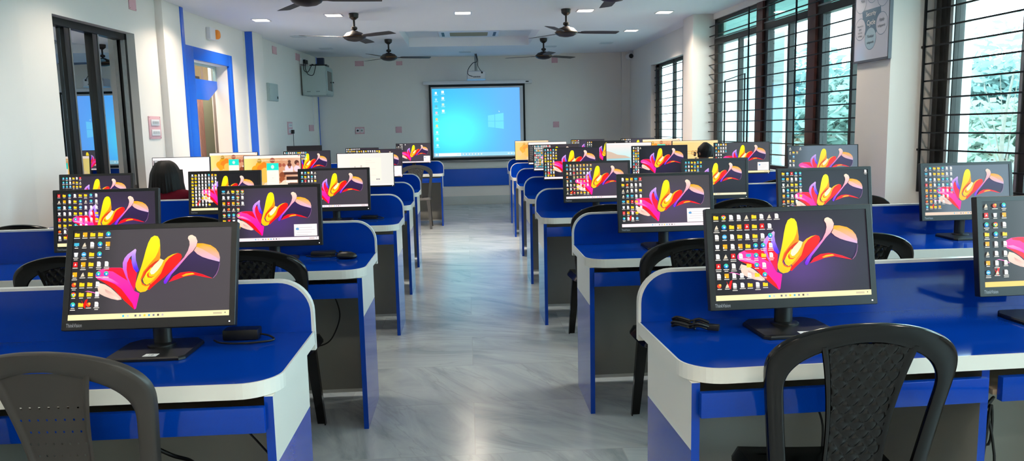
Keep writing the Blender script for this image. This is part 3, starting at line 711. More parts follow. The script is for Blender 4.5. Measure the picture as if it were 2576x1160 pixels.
# ------------------------------------------------------------------ people
def skin_body(name, joints, edges, m, parent, sub=2):
    me = bpy.data.meshes.new(name); me.from_pydata([j[0] for j in joints], edges, []); me.materials.append(m)
    o = put(name, me, parent); sk = o.modifiers.new('s', 'SKIN'); sk.use_smooth_shade = True
    if not me.skin_vertices: bpy.context.view_layer.objects.active = o
    for i, j in enumerate(joints):
        v = me.skin_vertices[0].data[i]; r = j[1]; v.radius = r if isinstance(r, tuple) else (r, r); v.use_root = (i == 0)
    ss = o.modifiers.new('u', 'SUBSURF'); ss.levels = sub; ss.render_levels = sub
    return o
def person(x, y, rz, label, cloth, head_turn, bob, glasses):
    """a seated figure facing +y, hands on the desk in front"""
    t = thing('person', label, 'person', (x, y, 0), rz)
    J = [((0, 0, .50), (.115, .15)), ((0, -.015, .64), (.10, .135)), ((0, -.02, .78), (.10, .15)), ((0, 0, .885), (.075, .12)), ((0, .02, .955), .05), ((0, .04, 1.0), .045)]
    E = [(0, 1), (1, 2), (2, 3), (3, 4), (4, 5)]
    # head
    J += [((0, .055, 1.055), (.066, .078)), ((0, .055, 1.115), (.070, .085)), ((0, .045, 1.150), (.045, .06))]; E += [(5, 6), (6, 7), (7, 8)]
    for s in (-1, 1):
        k = len(J)
        J += [((s*.165, .0, .875), .048), ((s*.215, .09, .74), .040), ((s*.17, .26, .795), .030), ((s*.165, .315, .790), (.018, .030)), ((s*.16, .355, .784), (.014, .033))]
        E += [(3, k), (k, k+1), (k+1, k+2), (k+2, k+3), (k+3, k+4)]
        for f in range(4):
            q = len(J); fx = s*(.136+f*.0155); ln = (.05, .062, .066, .055)[f if s > 0 else 3-f]
            J += [((fx, .385, .776), .0082), ((fx, .385+ln*.55, .777), .0078), ((fx, .385+ln, .766), .0065)]; E += [(k+4, q), (q, q+1), (q+1, q+2)]
        q = len(J); J += [((s*.125, .335, .770), .010), ((s*.108, .362, .768), .0085)]; E += [(k+3, q), (q, q+1)]
        q = len(J)
        J += [((s*.09, .06, .505), .078), ((s*.105, .38, .50), .060), ((s*.105, .40, .27), .046), ((s*.105, .385, .085), .034), ((s*.105, .47, .045), .030)]
        E += [(0, q), (q, q+1), (q+1, q+2), (q+2, q+3), (q+3, q+4)]
    skin_body('body', J, E, SKIN, t)
    # clothing follows torso, sleeves and legs a little larger
    g = 1.10; CJ = [((0, 0, .49), (.135, .165)), ((0, -.015, .64), (.115, .155)), ((0, -.022, .78), (.118, .172)), ((0, -.005, .885), (.10, .165)), ((0, .005, .972), (.070, .078))]
    CE = [(0, 1), (1, 2), (2, 3), (3, 4)]
    for s in (-1, 1):
        k = len(CJ); CJ += [((s*.165, .0, .882), .070), ((s*.217, .09, .74), .049), ((s*.185, .21, .805), .042)]; CE += [(3, k), (k, k+1), (k+1, k+2)]
        q = len(CJ); CJ += [((s*.09, .06, .505), .088), ((s*.105, .38, .50), .070), ((s*.105, .40, .27), .060), ((s*.105, .39, .11), .058)]; CE += [(0, q), (q, q+1), (q+1, q+2), (q+2, q+3)]
    skin_body('clothing', CJ, CE, cloth, t)
    # head details, turned on the neck
    M = Matrix.Translation((0, .05, 1.07)) @ Matrix.Rotation(R(head_turn), 4, 'Z')
    h = MB(); N, K = 96, 30
    for k in range(K+1):
        f = k/K
        for i in range(N):
            a = 2*PI*i/N; fr = math.sin(a)                       # +1 = face side
            if bob:
                z = .104-.285*(f if f > .25 else (f*f/.25)*.55+f*.45); r = math.sin(min(1, f*2.3+.10)*PI/2)**.6*(1-.10*max(0, f-.8)/.2)
                rx = .102*r*(.96+.40*f); ry = .118*r*(.96+.16*f); z += (.012*math.sin(i*.63)+.008*math.sin(i*1.43)+.010*math.sin(i*3.7))*max(0, f-.6)*2.2
                if fr > .45: ry *= .62; z = max(z, .03) if f > .4 else z
                w = 1+(.018*math.sin(i*.9+k*.1)+.016*math.sin(i*2.3+k*.05)+.012*math.sin(i*4.1))*(.3+f)
            else:
                z = .112-.15*f; r = math.sin(min(1, f*1.5+.06)*PI/2)**.75
                rx = .090*r; ry = .104*r
                if fr > .4: ry *= .66; z = max(z, .055) if f > .3 else z
                w = 1+.010*math.sin(i*1.1+k*.3)+.008*math.sin(i*3.3)
            h.v.append((rx*w*math.cos(a), -.012+ry*w*math.sin(a), z))
    h.f = [(k*N+i, k*N+(i+1) % N, (k+1)*N+(i+1) % N, (k+1)*N+i) for k in range(K) for i in range(N)]; h.f.append(tuple(range(N))); h.f.append(tuple(range(K*N, K*N+N))[::-1]); h.m = [0]*len(h.f)
    if not bob:
        h.loft([[(.034*math.cos(2*PI*i/12)*q, -.105-.02*math.sin(j*.5), .02-.05*j+.030*math.sin(2*PI*i/12)*q) for i in range(12)] for j, q in enumerate((.5, 1, .9, .6, .2))], 0)
    put('hair', h.mesh('hair', HAIR, smooth=60), t, M)
    f = MB()
    f.loft([[(.011*s_*math.cos(a), .088+d, -.012+.02*math.sin(a)*s_-.01*d*30) for a in [2*PI*i/10 for i in range(10)]] for d, s_ in ((0, 1), (.014, .8), (.022, .4))], 0)     # nose
    for s in (-1, 1): f.lathe([(.002, -.018), (.012, -.012), (.014, 0), (.010, .016), (.003, .020)], 10, (s*.080, 0, -.005))   # ears
    put('nose_and_ears', f.mesh('nose_and_ears', SKIN, smooth=60), t, M)
    e = MB()
    for s in (-1, 1): e.lathe([(.001, -.007), (.007, -.004), (.009, 0), (.007, .004), (.001, .007)], 10, (s*.032, .082, .008))
    put('eyes', e.mesh('eyes', INK, smooth=60), t, M)
    mo = MB().tube([(-.022, .083, -.048), (0, .088, -.050), (.022, .083, -.048)], .005, 6); put('mouth', mo.mesh('mouth', mat('lips', (.50, .25, .22), .5), smooth=60), t, M)
    if glasses:
        gl = MB()
        for s in (-1, 1):
            gl.tube([(s*.036+.026*math.cos(2*PI*i/16), .104, .006+.020*math.sin(2*PI*i/16)) for i in range(17)], .0016, 5)
            gl.tube([(s*.062, .104, .010), (s*.086, .07, .012), (s*.086, -.01, .008)], .0014, 5)
        gl.tube([(-.012, .106, .008), (.012, .106, .008)], .0016, 5)
        put('glasses', gl.mesh('glasses', INK), t, M)
    return t
person(-2.33, 6.07, 0, 'seated person with dark bobbed hair and maroon top, seen from behind', MAROON, 0, True, False)
person(2.42, 7.73, 0, 'seated person with dark tied hair and glasses at the window side', GREEN, 48, False, True)

# ------------------------------------------------------------------ small things on and under the desks
def cable(name, label, pts, r=.003, m=None, cat='cable', group=None, n=6):
    o = MB().tube(spline(pts, n), r, 7).build(name, m or RUBBER, smooth=60); return tag(o, label, cat, group)
def mouse(x, y, z, rz, label):
    t = thing('computer_mouse', label, 'mouse', (x, y, z+.0012), R(rz), 'black mice on the desks')
    b = MB(); prof = [(.0, 0), (.028, 0), (.031, .008), (.027, .022), (.014, .033), (.002, .036)]
    rings = [[(r*math.cos(a)*.95, r*math.sin(a)*1.75*(1 if math.sin(a) < 0 else .95), zz) for a in [2*PI*i/18 for i in range(18)]] for r, zz in [(.022, 0), (.030, .004), (.032, .012), (.027, .024), (.016, .032), (.003, .035)]]
    b.loft(rings, 0); b.build('shell', BLACK, t, smooth=60)
    MB().box(-.003, .003, .018, .036, .030, .036).build('wheel', BEZEL, t)
    MB().tube(spline([(0, .055, .01), (.01, .085, .006), (.03, .10, .006), (.02, .12, .006)], 5), .0025, 6).build('cord', RUBBER, t, smooth=60)
def bundle(x, y, z, rz, label, L=.11):
    t = thing('cable_bundle', label, 'cable', (x, y, z), R(rz))
    for k in range(5):
        o = (k-2)*.010; h = .008+.010*(k % 3)
        MB().tube(spline([(-L/2, o*.4, h), (-L/4, o+.006, h+.010), (0, o*.6, h), (L/4, o-.004, h+.006), (L/2, o*.5, h), (L/3, o+.014, h+.012), (0, o+.010, h+.004)], 4), .0035, 6).build('loop', RUBBER, t, smooth=60)
    MB().tube([(-.012, -.026, .016), (-.012, 0, .034), (-.012, .026, .016), (-.012, 0, .003), (-.012, -.026, .016)], .003, 6).build('tie', BLACK, t)
    MB().box(-L/2-.03, -L/2+.004, -.010, .010, .006, .024).build('plug', BLACK, t, bevel=.003)
bundle(.655, 2.215, .750, 150, 'tied bundle of black cable beside the monitor numbered 40')
def adapter(x, y, z, rz, label, w=.105, d=.05, h=.032):
    t = thing('power_adapter', label, 'adapter', (x, y, z+.0012), R(rz), 'black power adapters on the desks')
    MB().box(-w/2, w/2, -d/2, d/2, 0, h).build('case', BLACK, t, bevel=.006)
    MB().tube(spline([(w/2, 0, .012), (w/2+.03, -.01, .008), (w/2+.05, -.05, .005), (w/2-.02, -.075, .005), (-.04, -.065, .005), (-w/2-.02, -.035, .006)], 5), .003, 6).build('lead', RUBBER, t, smooth=60)
adapter(-.69, 2.300, .750, 0, 'black adapter with thin lead beside the monitor numbered 18')
adapter(-.73, 3.850, .750, 5, 'black adapter beside the white popup monitor on the door side', .12, .06, .022)
mouse(-.60, 3.74, .750, 75, 'black mouse beside the adapter on the fifth door side desk from the screen')
adapter(-.70, 5.47, .750, -3, 'black box with cable beside the fourth door side aisle monitor', .11, .07, .022)
def keyboard(x, y, z, m, label):
    t = thing('keyboard', label, 'keyboard', (x, y, z), 0, 'keyboards on the pull-out trays')
    MB().box(-.21, .21, -.065, .065, 0, .016).build('case', m, t, bevel=.004)
    k = MB()
    for j in range(5):
        for i in range(15): k.box(-.203+i*.027, -.203+i*.027+.022, -.057+j*.023, -.057+j*.023+.018, .016, .021)
    k.build('keys', m, t)
for (s, x, y, m, l) in ((-1, -.86, 2.10, BLACK, 'black keyboard in the tray under the monitor numbered 18'), (1, .95, 2.10, BLACK, 'black keyboard in the tray under the monitor numbered 40'), (-1, -.83, 5.24, PLATE, 'white keyboard in the tray of the fourth door side desk'), (-1, -.88, 3.66, BLACK, 'black keyboard in the tray of the fifth door side desk from the screen'), (1, .95, 3.73, BLACK, 'black keyboard in the tray of the sixth window side desk from the screen'), (-1, -.78, 11.2, BLACK, 'black keyboard in the tray above the grey chair')):
    keyboard(x, y, .6485, m, l)
# leads hanging under the desks
cable('hanging_cable', 'black cable hanging under the fifth door side desk from the screen', [(-.70, 3.765, .62), (-.66, 3.77, .52), (-.655, 3.775, .44), (-.70, 3.78, .34), (-.76, 3.785, .305), (-.84, 3.79, .30)], .0035, group='cables hanging under the desks')
cable('hanging_cable', 'thick black cable hanging below the tray of the desk with sticker 18', [(-.90, 2.02, .63), (-.88, 2.03, .55), (-.83, 2.05, .50), (-.80, 2.10, .46), (-.80, 2.18, .40)], .0055, group='cables hanging under the desks')
cable('hanging_cable', 'thin black cable crossing below the tray of the desk with sticker 18', [(-.80, 2.13, .55), (-.74, 2.1, .575), (-.68, 2.08, .60), (-.62, 2.1, .52), (-.58, 2.16, .42)], .003, group='cables hanging under the desks')
for i, x in enumerate((1.00, 1.06)):
    cable('hanging_cable', ('first' if i == 0 else 'second')+' black cable hanging behind the chair before the monitor numbered 40', [(x, 2.16, .63), (x+.01, 2.15, .55), (x+.05, 2.17, .45), (x+.06, 2.2, .30)], .0035, group='cables hanging under the desks')
def tangle(x, y, z, r, n, label, seed):
    q = random.Random(seed); pts = [(x+q.uniform(-r, r), y+q.uniform(-.05, .05), z+q.uniform(-r*1.5, r*1.5)) for _ in range(n)]
    cable('cable_tangle', label, pts, .004, group='tangled cables under the desks')
tangle(1.47, 2.13, .40, .085, 34, 'tangle of black cable under the middle seat of the desk with sticker 40', 3)
tangle(-.88, 11.2, .36, .07, 22, 'tangle of black cable behind the grey chair', 4)
for i, x in enumerate((.90, .985)):
    t = thing('power_plug', ('first' if i == 0 else 'second')+' black plug hanging below the tray behind the chair before sticker 40', 'plug', (x, 2.19, .545), 0)
    MB().lathe([(.008, -.03), (.016, -.02), (.022, 0), (.022, .02), (.010, .03)], 12).build('plug_body', BLACK, t, smooth=40)
    MB().tube(spline([(0, 0, .03), (.004, .005, .06), (0, .01, .085)], 4), .0035, 6).build('lead', RUBBER, t, smooth=60)

# ------------------------------------------------------------------ the room
struct(MB().box(-4.2, 3.9, -2.2, 14.3, -.1, 0).build('floor', MARBLE))
CZ = 2.66
def ceiling():
    b = MB(); sb = .03
    lx = lambda y: -2.07+(y-9.41)*.0655
    rx = lambda y: 1.93-(y-10.46)*.065
    hx0, hx1, hy0, hy1 = -.85, 1.02, 10.46, 12.36
    Y0, Y1 = -2.2, 14.3
    def quad(p, z): b.add([(*q, z) for q in p], [(0, 1, 2, 3)])
    quad([(lx(Y0), Y0), (rx(Y0), Y0), (rx(hy0), hy0), (lx(hy0), hy0)], CZ)
    quad([(lx(hy0), hy0), (hx0, hy0), (hx0, hy1), (lx(hy1), hy1)], CZ)
    quad([(hx1, hy0), (rx(hy0), hy0), (rx(hy1), hy1), (hx1, hy1)], CZ)
    quad([(lx(hy1), hy1), (rx(hy1), hy1), (rx(Y1), Y1), (lx(Y1), Y1)], CZ)
    zt = CZ+.14
    quad([(hx0, hy0), (hx1, hy0), (hx1, hy1), (hx0, hy1)], zt)
    for (p, q) in (((hx0, hy0), (hx1, hy0)), ((hx1, hy0), (hx1, hy1)), ((hx1, hy1), (hx0, hy1)), ((hx0, hy1), (hx0, hy0))):
        b.add([(*p, CZ), (*q, CZ), (*q, zt), (*p, zt)], [(0, 1, 2, 3)])
    for f, e in ((lx, -4.2), (rx, 4.0)):
        quad([(e, Y0), (f(Y0), Y0), (f(Y1), Y1), (e, Y1)], CZ+sb)
        b.add([(f(Y0), Y0, CZ), (f(Y1), Y1, CZ), (f(Y1), Y1, CZ+sb), (f(Y0), Y0, CZ+sb)], [(0, 1, 2, 3)])
    o = struct(b.build('ceiling', CEIL, recalc=False))
    struct(MB().box(-4.4, 4.2, -2.4, 14.5, 2.90, 3.0).build('ceiling_slab', CEIL))
ceiling()
# back wall with blue dado band, white ledge and stone skirting
YB = 14.08
struct(MB().box(-3.2, 3.5, YB, YB+.2, 0, 2.95).build('wall_back', WALL))
struct(MB().box(-2.5, 2.98, YB-.02, YB, .34, .655).build('trim_1', BPAINT, bevel=.003))
struct(MB().box(-2.5, 2.98, YB-.035, YB, .655, .685).build('trim_2', WHITE, bevel=.003))
struct(MB().box(-2.6, 2.98, YB-.015, YB, 0, .155).build('baseboard_back', mat('skirting stone', (.74, .76, .75), .3, noise=(3, .08)), bevel=.003))
struct(MB().box(2.84, 2.99, YB-.06, YB, 0, 2.69).build('wall_back_pier', WALL))
struct(MB().box(-4.0, 3.9, -2.2, -2.0, 0, 2.95).build('wall_front', WALL))
# left wall: slightly splayed, local frame along the wall (x into the room, y along)
ML = Matrix.Translation((-3.0, 8.4, 0)) @ Matrix.Rotation(-math.atan(.0667), 4, 'Z')
TH = .17
def lput(b, name, m, parent=None, **k):
    o = b.build(name, m, parent, **k)
    if not parent: o.matrix_world = ML
    return o
s0, s1 = -10.6, 5.9
W0, W1, WZ0, WZ1 = -2.15, -.87, .86, 2.31
D0, D1, DZ = .37, 1.41, 2.19
b = MB()
for (a, c, z0, z1) in ((s0, W0, 0, 2.95), (W0, W1, 0, WZ0), (W0, W1, WZ1, 2.95), (W1, D0, 0, 2.95), (D0, D1, DZ, 2.95), (D1, s1, 0, 2.95)):
    b.box(-TH, 0, a, c, z0, z1)
struct(lput(b, 'wall_left', WALL))
def pilaster(n, a, c, p, blue=None):
    o = struct(lput(MB().box(0, p, a, c, 0, 2.69), 'wall_left_pier_%d' % n, WALL, bevel=.004))
    if blue is not None:
        e = lput(MB().box(.004, p-.004, a-.008, a, 0, 2.685), 'trim_%d' % (10+n), BPAINT); struct(e)
pilaster(1, -3.6, -2.72, .10); pilaster(2, -.42, -.02, .075); pilaster(3, 2.06, 2.45, .12, 1)
struct(lput(MB().box(0, .082, -.018, .055, 0, 2.685), 'trim_3', BPAINT, bevel=.003))
struct(lput(MB().box(0, .02, 5.60, 5.68, 0, 2.685), 'trim_4', BPAINT, bevel=.003))
struct(lput(MB().box(0, .022, 5.585, 5.60, 0, 2.685), 'trim_5', WHITE))
struct(lput(MB().box(0, .022, 2.035, 2.052, 0, 2.685), 'trim_6', WHITE))
# left window: three sliding sashes with reflective film
wr = bpy.data.objects.new('window_1', None); COL.objects.link(wr); wr.matrix_world = ML; struct(wr)
fx = -.105; PANE_ROT = 2.3
b = MB()
b.box(fx-.04, fx+.03, W0, W1, WZ1-.06, WZ1); b.box(fx-.04, fx+.03, W0, W1, WZ0, WZ0+.05)
b.box(fx-.04, fx+.03, W0, W0+.05, WZ0, WZ1); b.box(fx-.04, fx+.03, W1-.045, W1, WZ0, WZ1)
b.build('window_frame', ALU, wr, bevel=.003)
for q in (-1.86, -1.44):
    MB().box(fx-.045, fx+.02, q, q+.075, WZ0+.05, WZ1-.06).build('mullion', mat('black sash', (.05, .05, .055), .4), wr, bevel=.003)
    MB().box(fx+.0, fx+.024, q+.075, q+.092, WZ0+.05, WZ1-.06).build('sash_edge', ALUL, wr)
MB().box(fx+.0, fx+.034, W1-.065, W1-.050, WZ0+.05, WZ1-.06).build('sash_edge', ALUL, wr)
for (a, c) in ((W0+.05, -1.86), (-1.785, -1.44), (-1.365, W1-.045)):
    pn = MB().box(-.002, .002, -(c-a)/2, (c-a)/2, WZ0+.05, WZ1-.06).build('pane', MIRROR, wr)
    pn.location = (fx-.010, (a+c)/2, 0); pn.rotation_euler = (0, 0, R(PANE_ROT))      # panes turned so the reflected screen falls across them
struct(lput(MB().box(-.45, -.44, W0-.3, W1+.3, WZ0-.2, WZ1+.2), 'wall_dark_sheet', DARKSHEET))  # dark sheet stands in for the darkness behind the glass
# door: blue frame, glazed transom, blue head panel, folding gate in the corridor behind
dr = bpy.data.objects.new('door_1', None); COL.objects.link(dr); dr.matrix_world = ML; struct(dr)
b = MB(); b.box(0, .03, .18, D0, 0, 2.325); b.box(0, .03, D1, 1.52, 0, 2.325); b.box(0, .03, D0, D1, DZ, 2.325)
b.build('door_frame', BPAINT, dr, bevel=.003)
b = MB(); b.prism([(.36, 2.01), (1.41, 2.01), (1.41, 1.93), (1.40, 1.915), (1.12, 1.775), (.36, 1.775)], -.165, -.135, 'x', 0)
b.build('head_panel', BPAINT, dr, bevel=.003)
MB().box(-.168, -.130, .36, .70, 0, 1.775).build('door_leaf', BPAINT, dr, bevel=.003)
b = MB(); b.box(-.165, -.135, .37, 1.41, 2.165, 2.19); b.box(-.165, -.135, 1.375, 1.41, 2.01, 2.19); b.build('transom_frame', CABG, dr)
MB().box(-.152, -.148, .37, 1.375, 2.01, 2.165).build('transom_glass', GLASS, dr)
g = thing('folding_gate', 'pinkish folding gate slats seen through the blue doorway', 'gate', M=ML)
for k in range(6): MB().box(-.46, -.44, 1.42+k*.047, 1.42+k*.047+.035, 0, 2.05).build('slat', GATE, g)
MB().box(-.50, -.47, 1.36, 1.71, 0, 2.10).build('backing', mat('gate dark', (.22, .15, .14), .6), g)
sh_ = thing('corrugated_shutter', 'grey green ribbed panel beside the folding gate', 'shutter', M=ML)
b = MB(); pts = []
for k in range(14): pts.append((1.705+k*.0235, -.46+(.012 if k % 2 else 0)))
b.loft([[(y_, x_, z) for x_, y_ in pts] for z in (0, 2.05)], 0, cap=False, closed=False); b.build('ribbed_sheet', GATEG, sh_, recalc=False)
struct(lput(MB().box(-.48, -.44, 2.02, 3.19, 0, 2.6), 'wall_corridor_return', WALL))
b = MB(); b.box(-1.75, -1.65, -1.0, 4.0, 0, 2.9); b.box(-1.7, -TH, 3.2, 3.3, 0, 2.9); b.box(-1.7, -TH, -.62, -.52, 0, 2.9)
struct(lput(b, 'wall_corridor', CORR))
struct(lput(MB().box(-1.75, -TH, -.7, 3.3, 2.75, 2.8), 'ceiling_corridor', CEIL))
struct(lput(MB().box(-1.72, -1.65, .2, 1.2, 2.35, 2.75), 'trim_7', mat('corridor beam', (.35, .30, .27), .7)))
# right side: far wall with one window, piers, then the long glazed run set slightly splayed
def rseg(b, x0, x1, y0, y1, z0, z1): b.box(x0, x1, y0, y1, z0, z1)
FW0, FW1, FZ0, FZ1 = 10.30, 12.43, .90, 2.325
b = MB()
for (a, c, z0, z1) in ((9.80, FW0, 0, 2.95), (FW0, FW1, 0, FZ0), (FW0, FW1, FZ1, 2.95), (FW1, 14.3, 0, 2.95)): b.box(2.99, 3.17, a, c, z0, z1)
struct(b.build('wall_right', WALL))
struct(MB().box(2.79, 3.2, 9.45, 9.87, 0, 2.69).build('wall_right_pier_1', WALL, bevel=.004))
struct(MB().box(2.975, 3.55, 5.32, 5.785, 0, 2.69).build('wall_right_pier_2', WALL, bevel=.004))
MR = Matrix.Translation((3.04, 9.5, 0)) @ Matrix.Rotation(math.atan(.05), 4, 'Z')   # x outwards, -y towards the camera
def rput(b, name, m, parent=None, **k):
    o = b.build(name, m, parent, **k)
    if not parent: o.matrix_world = MR
    return o
b = MB(); b.box(0, .16, -11.8, .05, 0, .875); b.box(0, .16, -11.8, .05, 2.62, 2.95); b.box(0, .16, -8.05, -7.5, .8, 2.7); b.box(0, .16, -11.8, -11.0, .8, 2.7); b.box(0, .16, -4.18, -3.7, .8, 2.7)
struct(rput(b, 'wall_right_low', WALL))
def wroot(n, M):
    w = bpy.data.objects.new('window_%d' % n, None); COL.objects.link(w); w.matrix_world = M; return struct(w)
def frame_rect(b, x0, x1, a, c, z0, z1, w):
    b.box(x0, x1, a, c, z1-w, z1); b.box(x0, x1, a, c, z0, z0+w); b.box(x0, x1, a, a+w, z0, z1); b.box(x0, x1, c-w, c, z0, z1)
def grille(w, x, a, c, zs, verts, hooks=()):
    b = MB()
    for z in zs: b.box(x-.005, x+.005, a, c, z-.0055, z+.0055)
    for q in verts: b.box(x-.018, x-.006, q-.008, q+.008, zs[0]-.06, zs[-1]+.06)
    b.build('grille', STEEL, w)
    for (q, z) in hooks: MB().box(x-.012, x+.003, q-.012 if q > -4 else q, q+.07, z-.007, z+.007).build('grille_hook', STEEL, w)
# window 2: far window in the straight wall
w2 = wroot(2, Matrix.Translation((0, 0, 0)))
b = MB(); frame_rect(b, 3.075, 3.125, FW0, FW1, FZ0, FZ1, .05); b.box(3.075, 3.125, FW1-.20, FW1-.05, FZ0, FZ1); b.build('window_frame', ALU, w2, bevel=.003)
for q in (11.36, 10.85): MB().box(3.07, 3.12, q, q+.05, FZ0, FZ1).build('mullion', ALU, w2)
MB().box(3.098, 3.102, FW0+.05, FW1-.20, FZ0+.05, FZ1-.05).build('pane', GLASS, w2)
grille(w2, 3.055, FW0, FW1, [.95+.117*k for k in range(12)], (12.30, 11.25))
# window 3: wide three-bay window with brown mullions and tinted transoms
w3 = wroot(3, MR)
A0, A1 = -3.70, -.02
b = MB(); frame_rect(b, .02, .09, A0, A1, .885, 2.62, .045); b.box(.02, .09, A1-.14, A1-.045, .885, 2.62); b.box(.015, .095, A0, A1, 2.315, 2.385); b.build('window_frame', ALU, w3, bevel=.003)
MB().box(.012, .018, A0, A1, 2.388, 2.402).build('transom_edge', ALUL, w3)
for q in (-1.455, -2.575):
    MB().box(-.005, .09, q, q+.15, .885, 2.62).build('mullion', BROWN, w3, bevel=.003)
    MB().box(.02, .09, q-.09, q, .885, 2.62).build('mullion_side_frame', mat('black sash', (.05, .05, .055), .4), w3)  # black sash frame beside the brown mullion
for q in (-.80, -2.02, -3.17): MB().box(.025, .075, q, q+.045, .93, 2.315).build('sash_stile', ALU, w3)
for (a, c) in ((-1.305, A1-.14), (-2.425, -1.545), (A0+.04, -2.665)):
    MB().box(.048, .052, a, c, .93, 2.315).build('pane', GLASS, w3)
    MB().box(.048, .052, a, c, 2.385, 2.58).build('transom_pane', TINTG, w3)
grille(w3, -.045, A0, A1, [.93+.1145*k for k in range(15)], (-1.235, -2.31), ((A1, 2.175), (A1, 1.49)))
b = MB(); b.tube([(-.06, -.60, .93), (-.06, -.60, 1.86), (-.06, -1.16, 1.90), (-.06, -1.16, .93)], .009, 6); b.build('casement_bar', STEEL, w3)
# window 4: near window
w4 = wroot(4, MR); A0, A1 = -7.52, -4.20
b = MB(); frame_rect(b, .02, .09, A0, A1, .86, 2.62, .05); b.box(.0, .10, A1-.10, A1-.02, .86, 2.62); b.box(.02, .09, A1-.22, A1-.12, .86, 2.62); b.build('window_frame', ALU, w4, bevel=.003)
MB().box(.006, .018, A1-.215, A1-.185, .9, 2.6).build('sash_edge', ALUL, w4); MB().box(-.004, .004, A1-.05, A1-.03, .9, 2.6).build('sash_edge', ALUL, w4)
for q in (-5.10, -6.10, -7.0):
    MB().box(.02, .08, q, q+.07, .9, 2.6).build('sash_stile', ALU, w4); MB().box(.01, .02, q+.045, q+.07, .9, 2.6).build('sash_edge', ALUL, w4)
MB().box(.048, .052, A0+.05, A1-.22, .91, 2.57).build('pane', GLASS, w4)
grille(w4, -.045, A0, A1, [.915+.1185*k for k in range(14)], (A1-.015, -6.0), ((A1, 1.863), (A1, 1.152)))
w5 = wroot(5, MR); b = MB(); frame_rect(b, .02, .09, -11.0, -8.05, .86, 2.62, .05); b.build('window_frame', ALU, w5)  # unseen window added beside the camera to let in daylight
MB().box(.048, .052, -10.95, -8.1, .91, 2.57).build('pane', GLASS, w5)
# veranda outside the windows
struct(MB().box(3.25, 4.55, -3, 15.5, 2.72, 2.9).build('ceiling_veranda', STUCCO))
struct(MB().box(3.25, 5.4, -3, 15.5, -.1, 0).build('floor_veranda', mat('veranda floor', (.86, .88, .86), .6)))
for i, (y0, y1) in enumerate(((3.3, 3.5), (7.12, 7.32), (11.10, 11.92), (12.45, 14.9))):
    struct(MB().box(4.62, 4.78 if i < 2 else 4.74, y0, y1, -.1, 2.72).build('wall_veranda_column_%d' % (i+1), STUCCO, bevel=.01))
pr = thing('veranda_parapet', 'white parapet wall with posts outside the windows', 'parapet', (5.14, 0, 0))
MB().box(0, .12, -3, 15.4, 0, .62).build('low_wall', STUCCO, pr); MB().box(-.03, .15, -3, 15.4, .62, .68).build('coping', STUCCO, pr)
for y in (1.9, 5.4, 6.75, 9.0, 12.4): MB().box(-.02, .14, y, y+.13, .62, 1.30).build('post', STUCCO, pr)
struct(MB().box(5.2, 70, -30, 90, -3.6, -3.5).build('ground_outside', SOIL))

# trees beyond the veranda
def tree(x, y, z0, h, r, seed, m, label, n=900, ls=.16):
    q = random.Random(seed); t = thing('tree', label, 'tree', (x, y, z0), 0, 'hazy trees beyond the veranda')
    tr = MB(); tr.tube(spline([(0, 0, 0), (.1, .1, h*.3), (-.05, .1, h*.6), (.1, 0, h*.85)], 4), [(.04+.035*r)*(1-.8*i/12) for i in range(13)], 8)
    cl = []
    for k in range(12):
        a = q.uniform(0, 2*PI); d = q.uniform(.2, .85)*r; z = h*q.uniform(.30, 1.0)-d*.2
        c = Vector((d*math.cos(a), d*math.sin(a), z)); cl.append((c, q.uniform(.35, .6)*r))
        tr.tube(spline([(0, 0, h*.45), tuple(c*.5+Vector((0, 0, h*.25))), tuple(c)], 4), [.013*r*(1-.9*i/8) for i in range(9)], 6)
    tr.build('trunk', BARK, t, smooth=60)
    f = MB()
    for _ in range(n):
        c, rr = q.choice(cl); v = Vector((q.gauss(0, 1), q.gauss(0, 1), q.gauss(0, 1))).normalized()*rr*q.random()**.4
        p = c+v; a = Vector((q.uniform(-1, 1), q.uniform(-1, 1), q.uniform(-.6, .6))).normalized(); bb = a.orthogonal().normalized(); s = ls*q.uniform(.6, 1.4)
        f.add([tuple(p+a*s), tuple(p+bb*s*.5), tuple(p-a*s), tuple(p-bb*s*.5)], [(0, 1, 2, 3)])
    f.build('crown', m, t, recalc=False)
TR = [(14.2, 19.6, 7.2, 2.0, 'tall loose tree whose thin crown rises above the others', 420, .13), (24, 33.2, 6.6, 3.4, 'broad pale tree low behind the near window', 1500, .3), (18.4, 25.9, 4.9, 2.4, 'rounded tree just behind the tall loose tree', 1400, .24),
      (14.3, 30.6, 7.2, 2.5, 'tall rounded tree seen in the bay beside the poster', 1500, .26), (22, 46, 8.2, 4.2, 'large dense tree beyond the wide window', 1600, .35), (13, 35.5, 5.2, 2.6, 'small tree beyond the middle bay of the wide window', 1300, .26), (33, 44, 8.0, 4.6, 'wide tree out past the parapet', 1500, .4)]
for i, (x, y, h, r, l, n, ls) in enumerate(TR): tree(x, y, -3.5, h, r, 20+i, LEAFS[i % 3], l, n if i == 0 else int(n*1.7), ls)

hb = MB(); q = random.Random(5)
hb.loft([[(x, 40+i*2.2, -3.5 if k in (0, 4) else -3.5+(5.2+1.6*math.sin(i*.5+k)+q.uniform(0, .6))*(.55 if k in (1, 3) else 1)) for k, x in enumerate((44, 50, 58, 68, 80))] for i in range(36)], 0, cap=False, closed=False)
struct(hb.build('hill', mat('hill green', (.33, .44, .42), .9, noise=(.6, .3)), smooth=60))
